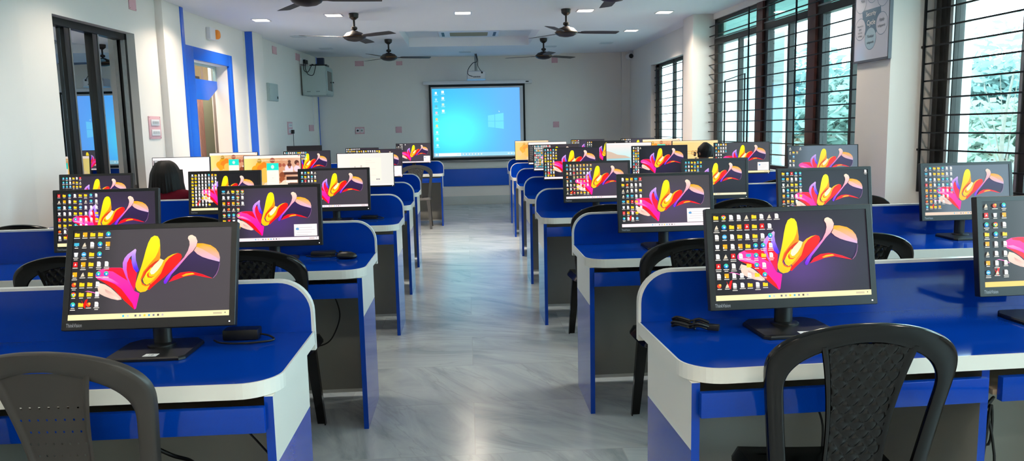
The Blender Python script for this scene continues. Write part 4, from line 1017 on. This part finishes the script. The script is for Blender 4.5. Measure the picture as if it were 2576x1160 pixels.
# ------------------------------------------------------------------ ceiling things
def ceiling_light(x, y, on, label, z=CZ, watt=24):
    t = thing('ceiling_light', label, 'ceiling light', (x, y, z), 0, 'lit square ceiling lights' if on else 'unlit square ceiling lights')
    b = MB(); o = rrect(.20, .20, .02); i_ = rrect(.17, .17, .015)
    b.loft([[(u, v, 0) for u, v in o], [(u, v, -.006) for u, v in o], [(u, v, -.006) for u, v in i_], [(u, v, -.001) for u, v in i_]], 0, cap=False)
    b.build('frame', PLATE if on else LAMPOFF, t)
    b = MB(); b.add([(u, v, -.0035) for u, v in i_], [tuple(range(len(i_)))[::-1]]); b.build('diffuser', LAMP if on else LAMPOFF, t, recalc=False)
    if on:
        l = bpy.data.lights.new('lamp', 'AREA'); l.shape = 'SQUARE'; l.size = .16; l.energy = watt; l.color = (1, .86, .70); l.spread = R(138 if abs(x) < 2 else 130)
        lo = bpy.data.objects.new('lamp', l); COL.objects.link(lo); lo.parent = t; lo.location = (0, 0, -.012)
SL = CZ+.03
LL = [(-2.47, 7.89, 1, 'lit square ceiling light above the door side window', SL), (-2.37, 9.45, 1, 'lit square ceiling light above the blue door', SL), (-1.44, 8.93, 1, 'lit square ceiling light between the two door side fans', CZ), (0, 8.88, 1, 'lit square ceiling light in line with the projector', CZ),
      (1.375, 8.82, 1, 'lit square ceiling light above the window side fan', CZ), (2.38, 9.24, 1, 'lit square ceiling light above the wide window', SL), (2.35, 10.93, 1, 'lit square ceiling light next to the far pier', SL),
      (-2.28, 11.06, 0, 'unlit square ceiling light above the distribution box', SL), (-2.19, 12.69, 0, 'unlit square ceiling light near the wall cabinet', SL), (.02, 13.3, 0, 'unlit square ceiling light above the projector', CZ), (1.39, 12.6, 0, 'unlit square ceiling light beside the recessed tray', CZ), (2.28, 12.5, 0, 'unlit square ceiling light near the corner camera', SL)]
for a in LL: ceiling_light(*a, watt=29 if abs(a[0]) < 2 else 9 if a[1] < 9.4 else 16)
for x in (-2.5, -1.44, 0, 1.38, 2.5):  # unseen lamps added near and behind the camera to brighten the foreground
    for y in (6.2, 4.4, 2.4, .3, -1.2):
        if y < .5 or abs(x) > 2 or (y == 4.4 and x): ceiling_light(x, y, 1, 'added lit ceiling light out of view', SL if abs(x) > 2 else CZ, 9.5 if y < .5 else 7)
def fan(x, y, rot, label, zc=2.405):
    t = thing('ceiling_fan', label, 'ceiling fan', (x, y, zc), R(rot), 'brown ceiling fans')
    MB().lathe([(.004, .07), (.035, .065), (.05, .055), (.085, .045), (.115, .015), (.125, .0), (.115, -.018), (.08, -.038), (.03, -.048), (.004, -.05)], 32).build('motor_housing', FANM, t, smooth=40)
    MB().lathe([(.127, .004), (.129, 0), (.127, -.004)], 32).build('trim_ring', mat('fan brass', (.45, .33, .2), .3, metal=.8), t, smooth=40)
    MB().lathe([(.012, .06), (.012, CZ-zc-.02)], 12).build('down_rod', FANM, t, smooth=40)
    MB().lathe([(.02, CZ-zc-.07), (.05, CZ-zc-.045), (.055, CZ-zc-.005), (.05, CZ-zc-.001)], 20).build('canopy', FANM, t, smooth=40)
    MB().lathe([(.022, .075), (.034, .085), (.034, .105), (.018, .115)], 16).build('coupling', FANM, t, smooth=40)
    for k in range(3):
        Mk = Matrix.Rotation(R(120*k), 4, 'Z')
        b = MB(); o = [(.16, -.045), (.20, -.058), (.40, -.062), (.585, -.052), (.60, -.03), (.585, .06), (.40, .055), (.20, .045), (.16, .03)]
        Mt = Matrix.Rotation(R(-7.5), 4, 'X')
        b.loft([[(u, v, .0+dz) for u, v in o] for dz in (-.0015, .0015)], 0, M=Mk @ Mt); bl = b.build('blade', FANB, t, bevel=.0)
        b = MB(); b.box(.10, .19, -.018, .018, -.004, .001, M=Mk @ Mt); b.build('blade_iron', FANM, bl)
fan(-1.23, 6.36, 0, 'brown ceiling fan cut by the top edge of the view, on the door side')
fan(-1.205, 8.83, 80, 'brown ceiling fan beside the door side lights')
fan(-1.07, 11.30, 8, 'brown ceiling fan close to the wall cabinet')
fan(1.21, 6.33, 85, 'brown ceiling fan cut by the top edge, on the window side')
fan(1.14, 8.70, 5, 'brown ceiling fan below the window side lights')
fan(1.165, 11.45, 35, 'brown ceiling fan close to the corner camera')
ac = thing('air_conditioner', 'white cassette air conditioner in the recessed ceiling tray', 'air conditioner', (.08, 11.72, CZ+.138))
o = rrect(.92, .78, .05); i_ = rrect(.56, .46, .03)
b = MB(); b.loft([[(u, v, 0) for u, v in o], [(u, v, -.02) for u, v in o], [(u*.96, v*.96, -.035) for u, v in o]], 0, cap=False); b.ring([(u*.96, v*.96) for u, v in o], i_, -.035, 'z', 0); b.build('panel', PLATE, ac)
b = MB()
for k in range(14): b.box(-.28, .28, -.23+k*.033, -.23+k*.033+.018, -.034, -.028)
b.box(-.28, .28, -.23, .23, -.026, -.022); b.build('intake_grille', mat('intake beige', (.62, .58, .46), .6), ac)
for s in (-1, 1): MB().box(s*.36, s*.40, -.22, .22, -.038, -.030).build('louver', mat('louver slot', (.12, .13, .14), .5), ac)
pj = thing('projector', 'white projector hung from the ceiling above the projection screen', 'projector', (.20, 13.55, 2.30))
b = MB(); o = rrect(.32, .24, .03, 0, 0); b.loft([[(u, v, -.075) for u, v in o], [(u, v, .04) for u, v in o], [(u*.93, v*.9, .055) for u, v in o]], 0); b.build('case', PLATE, pj, smooth=30)
b = MB()
for k in range(7): b.box(-.05+k*.018, -.05+k*.018+.011, -.123, -.119, -.055, -.035)
b.box(.085, .115, -.124, -.119, .01, .04); b.build('ports', BLACK, pj)
MB().loft([[(u*1.0, v*1.0, -.092) for u, v in o], [(u*1.02, v*1.02, -.076) for u, v in o]], 0).build('base_rim', mat('projector rim', (.78, .90, .98), .3), pj)
MB().lathe([(.022, .055), (.022, .352)], 14).build('mount_pole', ALUL, pj, smooth=40)
MB().box(-.07, .07, -.05, .05, .055, .062).build('mount_plate', ALUL, pj)
MB().tube(spline([(-.06, -.125, -.04), (-.14, -.13, .0), (-.13, -.12, .09), (-.05, -.1, .19), (.02, -.06, .22), (.0, -.03, .34)], 6), .006, 7).build('signal_cable', RUBBER, pj, smooth=60)
MB().tube(spline([(.10, -.125, .03), (.05, -.12, .10), (.03, -.09, .16), (.035, -.07, .24), (.01, -.04, .35)], 6), .005, 7).build('power_cable', RUBBER, pj, smooth=60)

# projection screen
ps = thing('projection_screen', 'projection screen showing a blue computer desktop on the back wall', 'projection screen', (.215, YB-.05, 0))
b = MB(); b.box(-.86, .86, -.008, .0, .815, 2.17); b.build('border', PBLACK, ps)
MB().box(-.825, .825, -.0100, -.0085, .86, 2.125).build('fabric', SCREENW, ps)
MB().box(-.96, .99, -.045, .045, 2.165, 2.225).build('housing', PLATE, ps, bevel=.01)
MB().box(-.87, .87, -.018, .012, .785, .815).build('bottom_bar', ALUL, ps, bevel=.004)
MB().box(.875, .93, -.0465, -.045, 2.186, 2.206).build('maker_plate', INK, ps)
MB().tube(spline([(-.94, -.01, 2.16), (-.94, -.01, 2.0), (-.90, -.01, 1.9), (-.87, -.012, 1.87)], 5), .003, 6).build('pull_cord', PLATE, ps, smooth=60)
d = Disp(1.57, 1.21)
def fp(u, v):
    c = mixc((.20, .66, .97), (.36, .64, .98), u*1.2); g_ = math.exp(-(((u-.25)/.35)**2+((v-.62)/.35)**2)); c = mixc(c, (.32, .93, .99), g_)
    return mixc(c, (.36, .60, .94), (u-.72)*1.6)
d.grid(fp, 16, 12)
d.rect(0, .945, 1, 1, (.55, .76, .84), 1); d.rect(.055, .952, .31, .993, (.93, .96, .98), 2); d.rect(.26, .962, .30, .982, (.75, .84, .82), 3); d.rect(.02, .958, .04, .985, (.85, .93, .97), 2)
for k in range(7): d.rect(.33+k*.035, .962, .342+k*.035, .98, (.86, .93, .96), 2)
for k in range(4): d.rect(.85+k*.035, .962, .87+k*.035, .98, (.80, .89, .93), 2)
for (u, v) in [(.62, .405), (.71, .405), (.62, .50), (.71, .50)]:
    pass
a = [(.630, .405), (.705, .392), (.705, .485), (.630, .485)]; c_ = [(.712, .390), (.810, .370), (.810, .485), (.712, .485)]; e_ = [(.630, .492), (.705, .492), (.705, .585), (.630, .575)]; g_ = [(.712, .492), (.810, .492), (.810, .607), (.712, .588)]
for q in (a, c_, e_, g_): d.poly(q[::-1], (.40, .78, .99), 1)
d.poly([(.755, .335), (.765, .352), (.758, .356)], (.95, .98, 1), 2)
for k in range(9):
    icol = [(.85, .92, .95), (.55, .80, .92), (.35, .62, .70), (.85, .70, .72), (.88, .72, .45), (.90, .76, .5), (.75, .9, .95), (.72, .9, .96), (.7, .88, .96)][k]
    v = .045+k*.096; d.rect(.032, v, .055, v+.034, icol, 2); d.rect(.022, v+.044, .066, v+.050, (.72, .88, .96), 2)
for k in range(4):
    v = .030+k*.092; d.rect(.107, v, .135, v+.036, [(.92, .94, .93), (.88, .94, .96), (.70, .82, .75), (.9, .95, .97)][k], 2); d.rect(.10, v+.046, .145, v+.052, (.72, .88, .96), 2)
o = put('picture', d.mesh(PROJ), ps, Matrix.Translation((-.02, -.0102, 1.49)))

# ------------------------------------------------------------------ wall things
MB_ = Matrix.Translation((0, YB, 0))
def plate(M, a, z, w, h, label, kind=None):
    """a small plate on a wall: local x out of the wall, y along it"""
    t = thing('wall_plate', label, 'wall plate', M=M @ Matrix.Translation((0, a, z)), group='pink plates on the walls')
    MB().box(.001, .010, -w/2, w/2, -h/2, h/2).build('cover', PINK, t, bevel=.002)
    b = MB()
    for sy in (-1, 1):
        for sz in (-1, 1): b.box(.010, .0115, sy*(w/2-.012)-.003, sy*(w/2-.012)+.003, sz*(h/2-.012)-.003, sz*(h/2-.012)+.003)
    b.build('screws', mat('screw', (.4, .35, .36), .4), t)
    if kind == 'double':
        for s in (-1, 1):
            p = MB().box(.010, .016, s*w*.22-.03, s*w*.22+.03, -.035, .035).build('module', PLATE, t, bevel=.003)
            MB().lathe([(.018, 0), (.018, .002)], 14, M=Matrix.Translation((.016, s*w*.22, 0)) @ Matrix.Rotation(PI/2, 4, 'Y')).build('socket', INK if s < 0 else GREY, p)
    if kind == 'stack':
        for s in (-1, 1):
            p = MB().box(.010, .017, -w*.36, w*.36, s*h*.22-.030, s*h*.22+.030).build('module', PLATE, t, bevel=.003)
            b = MB()
            for k in range(5): b.box(.017, .021, -w*.26+k*w*.11, -w*.26+k*w*.11+w*.08, s*h*.22-.012, s*h*.22+.012)
            b.build('switches', mat('switch grey', (.74, .74, .76), .4), p)
    return t
MBK = Matrix.Translation((0, YB, 0)) @ Matrix.Rotation(-PI/2, 4, 'Z')       # x out of the back wall, y = world x
def bplate(x, z, w, h, label, kind=None): return plate(MBK, x, z, w, h, label, kind)
bplate(-1.86, 2.565, .155, .09, 'wide pink plate high on the back wall nearest the wall cabinet')
bplate(-1.155, 2.56, .11, .07, 'pink plate on the back wall behind the far door side fan')
bplate(-1.21, 1.385, .11, .11, 'pink square plate low on the back wall beside the projection screen')
bplate(-1.905, 1.385, .165, .125, 'pink double socket plate on the back wall', 'double')
bplate(1.64, 1.42, .11, .105, 'pink square plate on the back wall on the window side of the screen')
bplate(1.628, 2.575, .11, .11, 'pink square plate high on the back wall behind the far window side fan')
plate(ML, -.87, 2.60, .13, .15, 'pink plate at the ceiling above the door side window')
plate(ML, -.62, 1.445, .24, .22, 'pink switch plate with two white modules beside the door side window', 'stack')
plate(ML, 3.33, 2.575, .19, .11, 'pink plate high above the distribution box')
plate(ML, 4.53, 2.585, .24, .11, 'pink plate high beside the wall cabinet')
plate(ML, 3.88, 1.44, .25, .20, 'pink plate with white socket and black plug', 'stack')
plate(ML, 5.14, 1.445, .30, .105, 'pink plate low below the wall cabinet')
t = thing('power_plug', 'black plug with thin lead in the pink plate socket', 'plug', M=ML @ Matrix.Translation((.017, 3.90, 1.385)))
MB().box(0, .045, -.03, .03, -.03, .03).build('plug_body', BLACK, t, bevel=.008); MB().tube(spline([(.03, 0, -.03), (.03, -.01, -.15), (.04, -.05, -.40), (.05, -.08, -.60)], 5), .005, 6).build('lead', RUBBER, t, smooth=60)
t = thing('distribution_box', 'pale square distribution box on the wall past the blue strip', 'electrical box', M=ML @ Matrix.Translation((0, 3.08, 1.955)))
MB().box(0, .035, -.21, .21, -.125, .125).build('box_body', CABG, t, bevel=.006); MB().box(.035, .042, -.19, .19, -.115, .115).build('door', CABG, t, bevel=.004); MB().box(.042, .050, .13, .16, -.09, -.055).build('latch', BLACK, t, bevel=.002)
t = thing('fire_alarm', 'white fire alarm sounder with orange dome above the door', 'alarm', M=ML @ Matrix.Translation((0, .93, 2.53)))
MB().box(0, .05, -.10, .06, -.075, .06).build('back_box', PLATE, t, bevel=.006)
MB().lathe([(.055, 0), (.055, .03), (.045, .045), (.012, .05)], 20, M=Matrix.Translation((.02, .13, 0)) @ Matrix.Rotation(PI/2, 4, 'Y')).build('dome', ORANGE, t, smooth=40)
# wall cabinet, router and what stands on it
cb = thing('network_cabinet', 'grey wall cabinet with glazed door hung near the back corner', 'cabinet', (-2.66, 13.0, 1.975))
MB().box(0, .38, 0, .66, 0, .475).build('body', CABG, cb, bevel=.003)
b = MB()
for s in (.07, .22): b.box(s, s+.06, -.002, .001, .055, .066)
b.build('vent_slots', mat('slot', (.42, .46, .46), .6), cb)
dm = MB(); dm.box(.381, .395, .03, .11, .02, .455); dm.box(.381, .395, .55, .63, .02, .455); dm.box(.381, .395, .11, .55, .02, .08); dm.box(.381, .395, .11, .55, .40, .455)
do = dm.build('door', CABG, cb); MB().box(.386, .389, .11, .55, .08, .40).build('pane', CABGL, do); MB().box(.3805, .3815, .11, .55, .08, .40).build('backing', mat('cabinet inside', (.35, .40, .40), .7), do)
MB().lathe([(.006, 0), (.012, .01), (.012, .02), (.004, .024)], 12, M=Matrix.Translation((.395, .585, .235)) @ Matrix.Rotation(PI/2, 4, 'Y')).build('knob', INK, do, smooth=40)
rt = thing('router', 'flat black router lying on the wall cabinet', 'router', (-2.42, 13.22, 2.452)); MB().box(-.13, .15, -.10, .14, 0, .028).build('case', BLACK, rt, bevel=.006)
MB().tube(spline([(-.05, -.10, .014), (-.06, -.236, .022), (-.08, -.247, -.02), (-.13, -.25, -.10), (-.19, -.247, -.08), (-.20, -.246, .0), (-.19, -.215, .07)], 6), .006, 7).build('lead', RUBBER, rt, smooth=60)
MB().tube(spline([(.0, -.10, .014), (.0, -.236, .022), (-.01, -.247, -.04), (-.05, -.25, -.15), (-.13, -.25, -.14), (-.17, -.247, -.05), (-.17, -.240, .02), (-.17, -.21, .07)], 6), .006, 7).build('lead', RUBBER, rt, smooth=60)
bx = tag(MB().box(-.045, .065, -.03, .07, 0, .115).build('carton', mat('navy carton', (.10, .13, .25), .5), bevel=.002), 'small navy blue box standing on the router', 'box'); bx.location = (-2.40, 13.24, 2.481)
so = thing('socket_outlet', 'white socket outlet with black plugs above the wall cabinet', 'socket', M=ML @ Matrix.Translation((0, 4.82, 2.535)))
MB().box(0, .03, -.16, .16, -.05, .05).build('box_body', PLATE, so, bevel=.004)
for k in (-.05, .05): MB().box(.03, .07, k-.035, k+.035, -.035, .03).build('plug', BLACK, so, bevel=.006)
tag(lput(MB().box(0, .012, 5.33, 5.35, 1.5, 1.98), 'cable_duct', PLATE), 'thin white cable duct running down below the wall cabinet', 'cable duct')
cc = thing('security_camera', 'white bullet security camera in the ceiling corner', 'camera', (2.93, 13.75, 2.585))
Mc = Matrix.Rotation(R(8), 4, 'Z') @ Matrix.Rotation(PI/2, 4, 'X')
MB().lathe([(.02, -.10), (.05, -.09), (.052, .06), (.046, .065)], 20, M=Mc).build('case', PLATE, cc, smooth=40)
MB().lathe([(.040, .064), (.040, .068)], 20, M=Mc).build('lens', INK, cc)
MB().box(-.01, .06, .0, .03, .0, .10).build('camera_mount', PLATE, cc)
# poster on the pier
MP = Matrix.Translation((2.975, 5.555, 1.80)) @ Matrix.Rotation(-PI/2, 4, 'Z')   # x = along the board towards the camera, -y = out of the wall
po = thing('wall_poster', 'framed grey security cycle poster with circles on the pier', 'poster', M=MP)
PW_, PH_ = .24, .80
MB().box(-PW_, PW_, -.022, -.002, 0, PH_).build('board', POSTER, po, bevel=.002)
b = MB(); b.box(-PW_-.004, PW_+.004, -.026, -.002, -.010, .006); b.box(PW_-.004, PW_+.008, -.026, -.002, -.010, PH_); b.box(-PW_-.004, -PW_+.001, -.026, -.002, 0, PH_); b.build('frame', mat('poster frame', (.35, .36, .40), .4), po)
b = MB(); b.add([(x, -.0224, z) for x, z in [(-.14, .365), (.12, .365), (.13, .30), (.085, .205), (.05, .17), (-.07, .165), (-.10, .21), (-.125, .30)]], [tuple(range(8))]); b.build('grey_field', POSTG, po, recalc=False)
for (cx, cz) in ((-.157, .235), (-.008, .155), (.140, .245), (0, .485), (-.157, .43), (.145, .44)):
    ci = MB(); ci.add([(cx+.076*math.cos(2*PI*k/32), -.0228, cz+.078*math.sin(2*PI*k/32)) for k in range(32)], [tuple(range(32))[::-1]]); c1 = ci.build('circle', POSTB if cz < .16 else POSTER, po, recalc=False)
    rg = MB(); rg.ring([(cx+.078*math.cos(2*PI*k/32), cz+.080*math.sin(2*PI*k/32)) for k in range(32)], [(cx+.0745*math.cos(2*PI*k/32), cz+.0765*math.sin(2*PI*k/32)) for k in range(32)], -.0230, 'y', 0); rg.build('outline', POSTG, c1, recalc=False)
b = MB()
def ptext(s, x, z, h, y=-.0236, bold=.0, sx=.9):
    v, f = text2d(s, bold); b.add([(x+p*h*sx, y, z+q*h) for p, q in v], f)
for s, x, z, h in (('Respond to', -.157, .252, .014), ('cyber', -.157, .228, .015), ('security', -.157, .204, .015), ('incident', -.157, .180, .015), ('Monitor', -.008, .162, .023), ('safeguards', -.008, .120, .018), ('Apply', .140, .262, .023), ('safeguards', .140, .222, .018), ('Make', -.13, .425, .022)):
    ptext(s, x, z, h)
b.build('dark_lettering', mat('poster ink', (.25, .30, .36), .3), po, recalc=False)
b = MB(); ptext('Security', -.01, .318, .030, bold=.012, sx=1.0); b.build('white_lettering', STICK, po, recalc=False)
b = MB(); ptext('Cycle', -.005, .252, .036, bold=.012, sx=1.0); b.build('white_lettering', STICK, po, recalc=False)

# ------------------------------------------------------------------ light, camera
wd = bpy.data.worlds.new('sky'); SC.world = wd; wd.use_nodes = True
nt = wd.node_tree; bg = nt.nodes['Background']
sk = nt.nodes.new('ShaderNodeTexSky'); sk.sky_type = 'HOSEK_WILKIE'; sk.turbidity = 9; sk.ground_albedo = .4; sk.sun_direction = (-.5, -.3, .75)
mx = nt.nodes.new('ShaderNodeMix'); mx.data_type = 'RGBA'; mx.inputs['Factor'].default_value = .92
mx.inputs['B'].default_value = (.80, .95, 1.0, 1)
nt.links.new(sk.outputs[0], mx.inputs['A']); nt.links.new(mx.outputs['Result'], bg.inputs['Color'])
bg.inputs['Strength'].default_value = 9
def portal(x, y, z, w, h, rz):
    l = bpy.data.lights.new('daylight portal', 'AREA'); l.shape = 'RECTANGLE'; l.size = w; l.size_y = h; l.cycles.is_portal = True
    o = bpy.data.objects.new('daylight_portal', l); COL.objects.link(o); o.matrix_world = Matrix.Translation((x, y, z)) @ Matrix.Rotation(rz, 4, 'Z') @ Matrix.Rotation(PI/2, 4, 'X') @ Matrix.Rotation(PI, 4, 'Y')
    return o
# unseen fill light added to brighten the gate in the doorway
l = bpy.data.lights.new('added gate light', 'POINT'); l.energy = 34; l.color = (1, .90, .80); l.shadow_soft_size = .15
o = bpy.data.objects.new('added_gate_light', l); COL.objects.link(o); o.location = ML @ Vector((-.32, 1.25, 2.5))
SC.view_settings.view_transform = 'Standard'; SC.view_settings.look = 'None'; SC.view_settings.gamma = 1; SC.view_settings.use_curve_mapping = False
SC.view_settings.exposure = .40
SC.cycles.use_denoising = True; SC.cycles.max_bounces = 8; SC.cycles.diffuse_bounces = 4; SC.cycles.transparent_max_bounces = 16; SC.cycles.sample_clamp_indirect = 6
SC.cycles.caustics_reflective = False; SC.cycles.caustics_refractive = False
psi, pit, rol = R(3.2255), R(7.54), .0215
fh = Vector((math.sin(psi), math.cos(psi), 0)); F = fh*math.cos(pit)-Vector((0, 0, 1))*math.sin(pit)
R0 = Vector((math.cos(psi), -math.sin(psi), 0)); U0 = R0.cross(F)
UP = U0*math.cos(rol)+R0*math.sin(rol); RT = R0*math.cos(rol)-U0*math.sin(rol)
cam = bpy.data.cameras.new('camera'); cam.sensor_width = 36; cam.lens = 36*1935/2576; cam.clip_start = .05; cam.clip_end = 300
co = bpy.data.objects.new('camera', cam); COL.objects.link(co)
M = Matrix((( RT.x, UP.x, -F.x, 0), (RT.y, UP.y, -F.y, 0), (RT.z, UP.z, -F.z, 1.36), (0, 0, 0, 1)))
co.matrix_world = M; SC.camera = co
